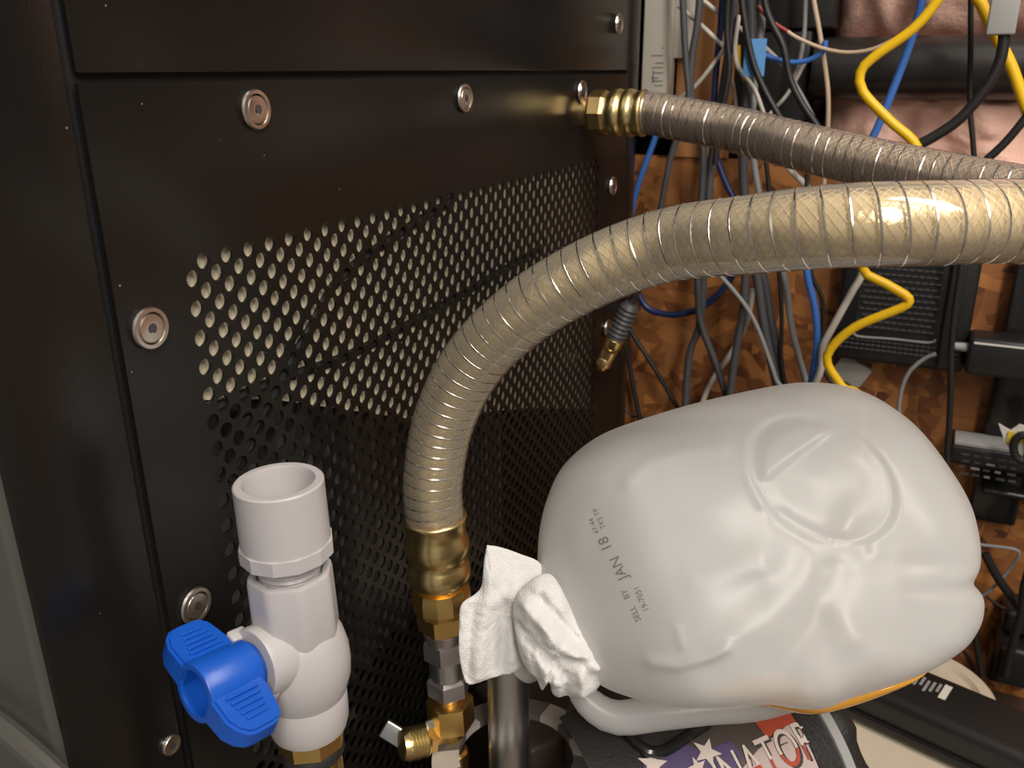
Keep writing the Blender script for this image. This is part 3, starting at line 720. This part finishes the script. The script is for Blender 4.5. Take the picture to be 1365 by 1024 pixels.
star(942, 1004, .0085, .4); star(870, 1020, .0085, .1); star(930, 1024, .006, .9)
u0, v0 = can_px(1030, 986); u1, v1_ = can_px(1075, 966)
dirt = Vector((u1 - u0, v1_ - v0, 0)).normalized(); upt = Vector((-dirt.y, dirt.x, 0)) * sgn
if (on_can(u0 + upt.x * .01, v0 + upt.y * .01, 0) - on_can(u0, v0, 0)).dot(ay) < 0: upt = -upt
for m_, offx, offz, ex in (('ink', .0014, .0006, 0), ('flag_red', 0, .0009, -1), ('star', 0, .0011, 1)):
    V, Fc = text_geo('INATOR', .0180)
    if ex:                              # lower half red, upper half pale
        bm = bmesh.new(); vv = [bm.verts.new(v) for v in V]
        for f in Fc:
            try: bm.faces.new([vv[i] for i in f])
            except ValueError: pass
        bmesh.ops.bisect_plane(bm, geom=bm.verts[:] + bm.edges[:] + bm.faces[:], plane_co=(0, -.0005, 0), plane_no=(0, ex, 0), clear_inner=True)
        bm.verts.index_update(); V = [v.co.copy() for v in bm.verts]; Fc = [tuple(v.index for v in f.verts) for f in bm.faces]; bm.free()
    cu, cv = can_px(1021, 1013)
    o = obj('lettering', ([on_can(cu + dirt.x * (v.x * 1.0 + offx) + upt.x * (v.y * 1.6 - offx), cv + dirt.y * (v.x * 1.0 + offx) + upt.y * (v.y * 1.6 - offx), offz) for v in V], Fc), M[m_], can, 0)
# dark ribbed frame lying on the canister's left side
gl = [(822, 962), (838, 985), (862, 1004), (885, 1003), (915, 984), (945, 962), (930, 945), (880, 945), (835, 950)]
g_uv = [can_px(a, b) for a, b in gl]
obj('grip_frame', sweep(smooth_path([on_can(u, v, .002) for u, v in g_uv + [g_uv[0]]]), .0032, 10), M['black_gloss'], can)
patch('grip_pad', gl, 'dark_case', .0010)
patch('dark_panel', [(745, 958), (800, 930), (830, 960), (850, 1000), (870, 1060), (800, 1060)], 'dark_case', .0006)

bx_c = P(752, 918, .635)
o = obj('brown_case', box(0, 0, -.045, .11, .08, .09, Matrix.Translation(bx_c) @ Matrix.Rotation(math.radians(-32), 4, 'Z'), .004), M['brown_box']); tag(o, 'dark brown case partly hidden behind the paper towel and pipe', 'case'); recenter(o)
# striped collar around the pipe
cz_ = P(690, 985, .55).z
pc = PZ(688, 1003, cz_)
col_ = thing('striped_strap', 'white and grey striped strap ring around the steel pipe', 'strap', (pc.x, pc.y, cz_))
for k in range(16):
    V, Fc = [], []
    for i in range(5):
        a = 2 * math.pi * (k + i / 4) / 16
        for r_, z_ in ((.036, 0), (.053, -.003), (.053, -.007), (.036, -.005)): V.append(Vector((pc.x + r_ * math.cos(a), pc.y + r_ * math.sin(a), cz_ + z_)))
    for i in range(4):
        for j in range(4): Fc.append((i * 4 + j, i * 4 + (j + 1) % 4, i * 4 + 4 + (j + 1) % 4, i * 4 + 4 + j))
    Fc += [(0, 1, 2, 3), (16, 17, 18, 19)]
    obj('stripe', (V, Fc), M['strap_white' if k % 2 else 'strap_grey'], col_)

# cream tub under everything, black bar battery lying on it
def rrect(x0_, x1_, y0_, y1_, r, n=8):
    out = []
    for cx, cy, a0 in ((x1_ - r, y1_ - r, 0), (x0_ + r, y1_ - r, 90), (x0_ + r, y0_ + r, 180), (x1_ - r, y0_ + r, 270)):
        for k in range(n + 1):
            a = math.radians(a0 + 90 * k / n); out.append((cx + r * math.cos(a), cy + r * math.sin(a)))
    return out
tub = thing('storage_tub', 'cream plastic tub with a rounded rim under the black battery bar', 'tub', (.5, .05, TZ))
ZB = H - .505
def stack(rings):
    n = len(rings[0]); V = [v for r in rings for v in r]; Fc = []
    for i in range(len(rings) - 1):
        for k in range(n): Fc.append((i * n + k, i * n + (k + 1) % n, (i + 1) * n + (k + 1) % n, (i + 1) * n + k))
    Fc += [tuple(range(n - 1, -1, -1)), tuple((len(rings) - 1) * n + k for k in range(n))]; return V, Fc
def ring(ins, z, r): return [Vector((a, b, z)) for a, b in rrect(.40 + ins, .765 - ins, -.101 + ins, .16 - ins, max(.004, r - ins))]
obj('tub_body', stack([ring(.02, TZ + .0005, .06), ring(.008, ZB - .012, .06)]), M['cream'], tub)
obj('tub_lid', stack([ring(.003, ZB - .016, .06), ring(0, ZB - .013, .06), ring(0, ZB - .003, .06), ring(.003, ZB, .06), ring(.012, ZB, .06), ring(.015, ZB - .004, .06)]), M['cream'], tub)

b0 = PZ(1180, 905, H - .478); b1 = PZ(1365, 985, H - .478); bd = (b1 - b0); bd.z = 0; bd.normalize()
bar = thing('battery_bar', 'long black rounded battery bar with a small white label', 'battery', (b0.x, b0.y, ZB))
MB = frame((b0.x, b0.y, ZB + .0166), UP, bd)
obj('battery_case', box(.115, 0, 0, .31, .060, .033, MB, .009), M['black_plastic'], bar, 40)
obj('battery_foot', box(.115, -.020 if MB.to_3x3().col[1].dot(FWD) > 0 else .020, -.0120, .29, .026, .009, MB, .002), M['black_gloss'], bar)
lx = (PZ(1235, 912, ZB + .0335) - MB.translation).dot(bd)
sd_ = MB.to_3x3().col[1]; ly = (PZ(1235, 912, ZB + .0335) - MB.translation).dot(sd_)
for i in range(6):
    obj('label_print', box(lx - .012 + .0042 * i, ly + .002 * ((i * 7) % 3 - 1), .01666, .0022, .016 - .002 * (i % 3), .0003, MB), M['grey_print'], bar, 0)
obj('label_print', box(lx + .0145, ly, .01666, .0055, .020, .0003, MB), M['white_print'], bar, 0)

# ================================================================ things on the back wall
wb = thing('white_board', 'narrow white board with dark printed marks beside the cabinet edge', 'board', (XW - .02, .285, ZT))
yb0 = PX(857, 60, XW - .03).y; yb1 = PX(891, 60, XW - .03).y
obj('board', bb(XW - .03, XW - .004, yb1, yb0, H - .040, H + .35, .001), M['white_board'], wb)
obj('board_flange', bb(XW - .012, XW - .004, yb1 - .020, yb1, H + .012, H + .35, .001), M['white_board'], wb)
for i, (y_, hgt, off) in enumerate(((74, 20, 0), (84, 14, 3), (90, 20, 0), (97, 16, 2), (104, 12, -3), (108, 18, 0), (114, 14, 2), (64, 3, 8))):
    c = PX(876 + off, y_, XW - .0302); obj('printed_mark', box(c.x, c.y, c.z, .0004, .0006 * hgt, .0010), M['ink2'], wb, 0)
c = PX(876, 102, XW - .0302); obj('printed_mark', box(c.x, c.y + .004, c.z, .0004, .0012, .012), M['ink2'], wb, 0)

pp0 = PX(1120, 90, XW - .006); pp1 = PX(1380, 90, XW - .006)
zc_ = (PX(1250, 50, XW - .03).z + PX(1250, 130, XW - .03).z) / 2
o = obj('drain_pipe', lathe([(0, .024), (.0005, .0275), (.30, .0275)], frame((XW + .006, .130, zc_), (0, -1, 0)), 48), M['black_pipe'], None, 50); tag(o, 'thick black pipe running sideways between pink insulation', 'pipe'); recenter(o)
dk = obj('dark_cavity_fill', join(bb(XW + .0, XW + .06, .135, .204, ZT + .002, H + .035, .002), bb(XW - .004, XW + .05, .118, .200, H + .036, H + .12, .002)), M['black_plastic']); tag(dk, 'black block standing in for the dark wall cavity behind the hanging cables', 'box'); recenter(dk)  # black blocks fill the bay in place of the cavity's shade

# router with a mesh grille
XR = XW - .032
def on_r(px, py, d=0): return PX(px, py, XR - d)
ra, rbq, rc, rd = on_r(1108, 300), on_r(1302, 300), on_r(1290, 490), on_r(1110, 478)
rt = thing('router', 'black router with a mesh grille hanging on the strand board', 'router', (XW - .015, (ra.y + rc.y) / 2, rc.z))
ry0, ry1, rz0, rz1 = rc.y + .003, rd.y + .002, rd.z, ra.z
obj('router_case', bb(XR, XW - .0005, ry0, ry1, rz0, rz1, .006), M['black_plastic'], rt)
g0, g1 = on_r(1150, 352), on_r(1243, 448)
obj('grille_recess', bb(XR - .0008, XR + .001, g1.y, g0.y, g1.z, g0.z + .03), M['inner_black'], rt, 0)
bars = []; nz_ = 16; ny_ = 11
for i in range(nz_):
    for j in range(ny_):
        y = g1.y + (g0.y - g1.y) * (j + .5 + (.25 if i % 2 else -.25)) / (ny_ + .5); z = g1.z + (g0.z + .03 - g1.z) * (i + .5) / nz_
        bars.append(bb(XR - .0022, XR - .0007, y - .0024, y + .0024, z - .0008, z + .0008))
gg = obj('grille_mesh', join(*bars), M['grey_cable'], rt, 0); gg['kind'] = 'stuff'
bars = []
for i in range(3):
    for j in range(22):
        y = ry0 + .008 + (ry1 - ry0 - .016) * j / 21; z = g1.z - .011 - .0045 * i; bars.append(bb(XR - .0012, XR + .001, y - .0018, y + .0018, z - .0008, z + .0008))
gg = obj('vent_slots', join(*bars), M['grey_cable'], rt, 0); gg['kind'] = 'stuff'
e0, e1, e2 = on_r(1137, 440, .002), on_r(1142, 448, .002), on_r(1245, 458, .002)
obj('chrome_line', sweep(smooth_path([e0, e1, on_r(1190, 452, .002), on_r(1238, 457, .002), on_r(1247, 453, .002)]), .0012, 8), M['mid_cable'], rt)
obj('side_rib', bb(XR - .006, XR + .001, on_r(1283, 400).y, on_r(1262, 400).y, rz0 + .004, rz1 - .004, .002), M['black_plastic'], rt)
o = obj('grey_plate', box(0, 0, 0, .010, .032, .024, Matrix.Translation(PX(1135, 494, XW - .006)) @ Matrix.Rotation(.5, 4, 'X'), .001), M['foam_grey']); tag(o, 'small grey plate on the wall below the router', 'plate'); recenter(o)

# bricks on the right
def brick(name, label, cat, pa, pb_, X, dep, parts):
    a, b_ = PX(*pa, X), PX(*pb_, X); t = thing(name, label, cat, (X + dep / 2, (a.y + b_.y) / 2, b_.z), 'power adapters on the wall')
    obj('case', bb(X, X + dep, b_.y, a.y, b_.z, a.z, .004), M['black_plastic'], t); parts(t, a, b_, X); return t
def p1_(t, a, b_, X):
    obj('silver_edge', bb(X - .0006, X + .0012, b_.y, a.y - .004, a.z - .0052, a.z - .0035), M['silver_line'], t, 0)
    obj('plug', sweep([Vector((X + .010, a.y - .002, (a.z * .65 + b_.z * .35))), Vector((X + .010, a.y + .006, (a.z * .65 + b_.z * .35))), Vector((X + .010, a.y + .013, (a.z * .65 + b_.z * .35)))], lambda s: .0045 - .0012 * s, 14), M['grey_plastic'], t)
brick('power_adapter', 'large black power adapter with a silver edge line beside the router', 'adapter', (1293, 450), (1420, 516), XW - .055, .035, p1_)
def p2_(t, a, b_, X):
    obj('grey_top', bb(X + .001, X + .030, b_.y + .004, a.y - .003, a.z - .0005, a.z + .004, .001), M['grey_plastic'], t)
    for i in range(4):
        for j in range(5):
            y = a.y - .014 - j * .010 - .002 * (i % 2); z = a.z - .008 - i * .0065
            obj('label_print', bb(X - .0004, X + .001, y - .0036 + .0012 * ((i + j) % 3), y + .0036, z - .0009, z + .0009), M['grey_cable'] if (i * j) % 4 != 2 else M['grey_print'], t, 0)
brick('power_adapter', 'black power adapter with grey top and small print label below the larger one', 'adapter', (1267, 592), (1410, 642), XW - .050, .045, p2_)
def p3_(t, a, b_, X): obj('edge_bead', sweep([Vector((X, a.y - .003, b_.z + .004)), Vector((X, (a.y + b_.y) / 2, b_.z + .004)), Vector((X, b_.y + .003, b_.z + .004))], .003, 10), M['black_gloss'], t)
brick('power_adapter', 'glossy black adapter lowest of the three stacked on the wall', 'adapter', (1308, 650), (1420, 678), XW - .040, .035, p3_)
o = obj('power_strip', bb(XW - .022, XW - .001, PX(1372, 450, XW - .02).y - .02, PX(1336, 450, XW - .02).y, PX(1350, 690, XW).z, PX(1350, 330, XW).z, .003), M['black_gloss']); tag(o, 'upright black power strip behind the adapters', 'power strip'); recenter(o)
tgt = thing('cable_tag', 'yellow and white tag with a black ring hanging by the adapters', 'tag', PX(1355, 620, XW - .075))
tp = [PX(a, b, XW - .070) for a, b in ((1331, 565), (1347, 574), (1359, 566), (1372, 570), (1372, 612), (1352, 608), (1340, 590))]
V = tp + [p + Vector((.002, 0, 0)) for p in tp]; n_ = len(tp)
obj('tag_sheet', (V, [tuple(range(n_)), tuple(range(2 * n_ - 1, n_ - 1, -1))] + [(i, (i + 1) % n_, n_ + (i + 1) % n_, n_ + i) for i in range(n_)]), M['white_print'], tgt, 0)
for a in (1347, 1361): c = PX(a, 583, XW - .0712); obj('yellow_stripe', box(c.x, c.y, c.z, .001, .0048, .011), M['yellow_tag'], tgt, 0)
obj('ring', sweep(smooth_path([PX(1364 + 13 * math.cos(k * math.pi / 6), 597 + 17 * math.sin(k * math.pi / 6), XW - .076) for k in range(13)]), .0036, 10), M['black_cable'], tgt)

# ---------------------------------------------------------------- cables
def cable(label, pts, X, wpx, m, cat='cable', name='cable', group=None):
    """pts = pixel list; each may carry its own distance from the wall"""
    p3 = []
    for q in pts:
        xx = X if len(q) < 3 else q[2]; p3.append(PX(q[0], q[1], xx))
    if pts[0][1] < 0:
        dv = (p3[0] - p3[1]); hgt = 0; dv.z = abs(dv.z)
        for k in range(5): dv = Vector((dv.x * .4, dv.y * .4, max(dv.z, .03) * 1.5)); p3.insert(0, p3[0] + dv)
    if pts[-1][1] > 500 and pts[-1][0] < 1260: p3.append(Vector((p3[-1].x, p3[-1].y, max(TZ + .012, p3[-1].z - .2))))
    z = (p3[len(p3) // 2] - EYE).dot(FWD); r = wpx / 2 * z / F
    o = obj(name, sweep(smooth_path(p3, .006), r, 10), M[m], None, 60); tag(o, label, cat, group or 'cables hanging on the back wall'); return recenter(o)
W_ = XW
cable('yellow network cable with two sharp bends hanging in front of the router', [(1268, -30), (1250, 0), (1218, 38), (1165, 76), (1147, 96), (1150, 122), (1185, 160), (1222, 196), (1215, 240), (1175, 310), (1150, 358), (1180, 378), (1206, 393), (1212, 402), (1200, 411), (1140, 436), (1108, 464), (1103, 485), (1122, 515), (1150, 560)], W_ - .13, 13, 'yellow_cable')
cable('yellow cable at the far right passing behind the grey connector', [(1298, -20), (1308, 5), (1326, 45), (1348, 88), (1370, 150), (1400, 230)], W_ - .075, 15, 'yellow_cable')
cable('bright blue cable crossing behind the yellow one over the insulation', [(1232, -20), (1227, 10), (1214, 55), (1188, 125), (1162, 186), (1120, 260), (1078, 330), (1076, 366), (1086, 410), (1089, 455), (1082, 505), (1070, 560)], W_ - .09, 10.5, 'blue_cable')
ck = thing('connector_cable', 'thick black cable curving down from a grey connector block', 'cable', PX(1220, 200, W_ - .11))
pk = smooth_path([PX(a, b, W_ - .11) for a, b in ((1339, 42), (1335, 75), (1318, 112), (1280, 158), (1240, 185), (1208, 202), (1170, 240))])
obj('cable_sheath', sweep(pk, .0043, 12), M['black_cable'], ck)
ca, cb_ = PX(1326, -30, W_ - .118), PX(1353, 46, W_ - .118)
obj('connector', bb(ca.x, ca.x + .016, cb_.y, ca.y, cb_.z, ca.z, .0015), M['grey_plastic'], ck)
cable('thin black cable hanging straight down over the thick black pipe', [(1296, -30), (1294, 60), (1293, 140), (1297, 190), (1299, 240), (1292, 330)], W_ - .06, 7.5, 'black_cable')
cable('black cable curving in from the right edge below the insulation', [(1400, 110), (1365, 160), (1336, 194), (1305, 222), (1265, 260)], W_ - .085, 11, 'black_cable')
cable('beige wire turning red at its left end over the dark cavity', [(1050, 42), (1062, 50), (1095, 64), (1130, 70), (1165, 65), (1200, 48)], W_ - .055, 5, 'beige_cable')
cable('short red wire joining the beige wire', [(1010, 8), (1028, 28), (1050, 42)], W_ - .055, 5, 'red_cable')
cable('short blue wire bent over the dark cavity', [(1020, 74), (1050, 83), (1078, 80), (1098, 68), (1100, 54)], W_ - .05, 7, 'blue_cable')
cable('beige wire hanging straight at the left of the insulation', [(1083, -20), (1092, 40), (1100, 90), (1104, 130), (1103, 180), (1098, 250)], W_ - .045, 6.5, 'beige_cable')
cable('pale grey wire kinked over the dark cavity', [(1075, -20), (1072, 45), (1064, 90), (1058, 106), (1070, 130), (1090, 170), (1110, 230)], W_ - .040, 6, 'mid_cable')
cable('thin white wire leaning left below the dark cavity', [(1075, 80), (1050, 125), (1028, 150), (1000, 190)], W_ - .034, 5, 'white_cable')
# dense hanging bundle
cable('dark grey cable leftmost of the hanging bundle, passing in front of white board', [(910, -20), (912, 40), (915, 90), (918, 135), (908, 170), (894, 210), (879, 287), (866, 350)], W_ - .075, 9, 'grey_cable')
cable('grey cable second from the left of the hanging bundle', [(934, -20), (930, 30), (922, 80), (921, 125), (934, 175), (938, 215), (934, 275), (930, 340), (931, 400), (936, 436), (955, 487), (970, 533), (985, 580)], W_ - .068, 10, 'grey_cable')
cable('white wire with a sharp elbow between the grey cables', [(905, 8), (935, 34), (960, 58), (965, 64), (958, 76), (924, 118), (898, 134)], W_ - .052, 6, 'white_cable')
cable('white wire running down to the right at the top of the bundle', [(930, -10), (942, 4), (962, 20), (990, 40), (1012, 56), (1043, 86)], W_ - .047, 6, 'white_cable')
cable('thick black cable in the middle of the hanging bundle', [(980, -20), (975, 40), (968, 90), (960, 140), (950, 200), (944, 270), (939, 340), (936, 400), (932, 436), (919, 474), (913, 550), (910, 600)], W_ - .060, 11, 'grey_cable')
cable('black cable beside the navy cable at the top', [(972, -20), (969, 40), (972, 95), (962, 150), (953, 220)], W_ - .078, 9, 'black_cable')
cable('navy blue cable bending right between the two hoses', [(964, -20), (960, 40), (955, 90), (951, 150), (953, 200), (966, 240), (980, 268), (1000, 310)], W_ - .050, 9, 'navy_cable')
cable('black cable sweeping right across the blue tape flag', [(988, -20), (993, 30), (1003, 80), (1018, 118), (1040, 158), (1062, 200)], W_ - .085, 9.5, 'black_cable')
cable('dark grey cable running straight down behind the blue tape flag', [(1001, -20), (1003, 50), (998, 110), (992, 170), (991, 215), (994, 280), (1003, 330), (1018, 372), (1026, 420), (1036, 473), (1044, 515), (1055, 570)], W_ - .055, 13, 'grey_cable')
cable('light grey cable behind the hoses right of the dark grey one', [(1017, -20), (1015, 40), (1008, 100), (1002, 170), (1004, 210), (1013, 262), (1030, 330), (1046, 373), (1054, 429), (1064, 473), (1075, 510), (1090, 560)], W_ - .048, 9, 'mid_cable')
cable('black cable bowing right over the dark cavity', [(1018, -10), (1026, 25), (1044, 62), (1053, 105), (1070, 140), (1092, 172), (1120, 220)], W_ - .066, 10, 'black_cable')
cable('white wire with a steep slant left of the tape flag', [(985, 20), (980, 60), (984, 90), (1005, 118), (1018, 152)], W_ - .064, 6, 'white_cable')
cable('cream wire hanging behind the bundle below the tape flag', [(968, 80), (976, 110), (982, 150), (986, 210), (987, 268)], W_ - .036, 5.5, 'beige_cable')
cable('thin yellow wire peeking out beside the tape flag', [(985, 60), (986, 90), (996, 118), (998, 145), (1002, 190)], W_ - .038, 4.5, 'yellow_cable')
tf = obj('tape_flag', box(0, 0, 0, .0012, .0185, .031, Matrix.Translation(PX(1006, 77, W_ - .080)), .0003), M['tape_blue'], None, 0); tag(tf, 'blue tape flag wrapped on a hanging cable', 'tape'); recenter(tf)
cable('blue cable at the cabinet edge under the upper hose', [(884, 150), (873, 185), (862, 215), (849, 252), (838, 300)], W_ - .045, 8, 'blue_cable')
cable('thin black cable below the upper hose', [(1018, 150), (1020, 200), (1026, 260), (1034, 330), (1040, 380), (1042, 430), (1041, 475), (1047, 515), (1060, 560)], W_ - .062, 6, 'black_cable')
cable('white cable end bent between the two hoses', [(1030, 200), (1048, 220), (1062, 236), (1075, 248), (1090, 280)], W_ - .042, 8, 'white_cable')
cable('short black wire between the two hoses', [(1077, 200), (1076, 230), (1075, 260), (1076, 330), (1083, 370), (1096, 400), (1095, 448), (1090, 480), (1106, 507), (1130, 550)], W_ - .072, 6, 'black_cable')
cable('navy cable looping low under the big hose', [(845, 380), (861, 409), (882, 418), (906, 419), (937, 409), (966, 383), (985, 350)], W_ - .040, 9, 'navy_cable')
cable('dark grey cable slanting left to right of the crossing pair', [(994, 340), (993, 380), (990, 420), (980, 473), (973, 528), (968, 580)], W_ - .080, 11, 'grey_cable')
cable('white wire slanting down left through the crossing cables', [(1004, 385), (996, 428), (976, 468), (949, 508), (934, 543), (920, 580)], W_ - .034, 7, 'white_cable')
cable('black and white wire running down right under the big hose', [(935, 335), (955, 362), (975, 384), (996, 411), (1011, 440), (1024, 475), (1034, 505), (1050, 560)], W_ - .088, 6, 'mid_cable')
cable('thick dark grey cable widest under the big hose', [(1000, 330), (1010, 375), (1016, 420), (1026, 473), (1036, 515), (1045, 560)], W_ - .074, 12, 'grey_cable')
cable('light grey cable curving beside the yellow cable at the router', [(1152, 340), (1148, 368), (1138, 385), (1114, 429), (1097, 462), (1095, 490), (1086, 515), (1075, 560)], W_ - .098, 9.5, 'white_cable')
cable('thin black wire slanting right from the brass tipped plug', [(838, 436), (846, 450), (874, 494), (906, 548), (930, 590)], W_ - .030, 6, 'black_cable')
cable('black cable close to the cabinet edge above the jug', [(836, 440), (840, 492), (853, 562), (860, 620)], W_ - .024, 6.5, 'black_cable')
cable('thin black wire low at the cabinet edge', [(832, 545), (845, 556), (860, 575)], W_ - .018, 4, 'black_cable')
cable('thin grey cord curving below the router', [(1248, 472), (1236, 476), (1215, 492), (1203, 515), (1198, 545), (1196, 600)], W_ - .050, 5.5, 'mid_cable')
cable('flat black cord hanging in front of the router to the lower adapter', [(1284, 320), (1280, 365), (1272, 420), (1268, 470), (1267, 530), (1263, 600), (1258, 660)], W_ - .066, 8, 'black_cable')
# brass tipped plugs at cabinet edge
for (pts, m_, lab) in (([(842, 405), (836, 418), (822, 448), (816, 462)], 0, 'ribbed black plug with a brass tip below the big hose'), ([(814, 466), (810, 474), (804, 486)], 1, 'small brass plug end below the ribbed black plug')):
    t = thing('plug', lab, 'plug', PX(*pts[-1], .72))
    pp3 = [PX(a, b, .72) for a, b in pts]; d = (pp3[-1] - pp3[0]); L = d.length; Mf = frame(pp3[0], d)
    if m_ == 0:
        obj('ribbed_boot', lathe([(0, .006)] + [(L * .05 + L * .7 * k / 14, .0092 if k % 2 else .0078) for k in range(15)] + [(L * .78, .0085), (L * .80, .005)], Mf, 24), M['grey_cable'], t, 30)
        obj('brass_tip', lathe([(L * .78, .0060), (L * .82, .0082), (L * .98, .0082), (L * 1.04, .0065), (L * 1.04, .003)], Mf, 20), M['brass_pale'], t)
        obj('tail', sweep(smooth_path([pp3[0], PX(846, 395, .75), PX(856, 370, .82), PX(862, 330, .84)]), .004, 8), M['black_cable'], t)
    else:
        obj('brass_body', lathe([(0, .004), (.0005, .0072), (L * .5, .0072), (L * .55, .0060), (L * .65, .0070), (L, .0070), (L * 1.05, .005)], Mf, 20), M['brass_pale'], t)
        obj('barb', lathe([(L, .0042), (L * 1.25, .0042)], Mf, 16), M['brass'], t)

# clutter low on the wall, right of the jug
cable('thin grey wire bent into a triangle right of the jug', [(1290, 722), (1312, 727), (1340, 730), (1358, 735), (1354, 748), (1335, 772), (1318, 788), (1300, 800)], W_ - .045, 4.5, 'mid_cable')
cable('short shiny black plug lead right of the jug', [(1313, 738), (1320, 752), (1333, 775), (1348, 795), (1362, 815)], W_ - .055, 12, 'black_plastic')
cable('thin black wire sagging right of the jug', [(1315, 796), (1335, 810), (1352, 812), (1375, 800)], W_ - .035, 4, 'black_cable')
cable('black cord hanging from jug base down to the battery bar', [(1296, 820), (1300, 850), (1306, 885), (1312, 930), (1318, 980)], W_ - .060, 8, 'black_cable')
cable('thin black cord curving behind the jug base', [(1262, 862), (1278, 862), (1296, 888), (1306, 930)], W_ - .045, 5, 'black_cable')
cl = thing('plug_block', 'black plug block with cords at the lower right of the wall', 'plug', PX(1350, 930, W_ - .05))
for (a, b_, c, d, dep) in ((1332, 862, 1400, 930, .06), (1340, 815, 1400, 858, .045), (1322, 868, 1340, 915, .05)):
    u, v = PX(a, b_, W_ - dep), PX(c, d, W_ - dep); obj('block', bb(u.x, W_ - .002, v.y, u.y, v.z, u.z, .005), M['black_plastic'], cl)
cable('black cable running down the right edge to the plug block', [(1380, 740), (1366, 780), (1362, 815), (1352, 850), (1340, 900)], W_ - .07, 11, 'black_cable')
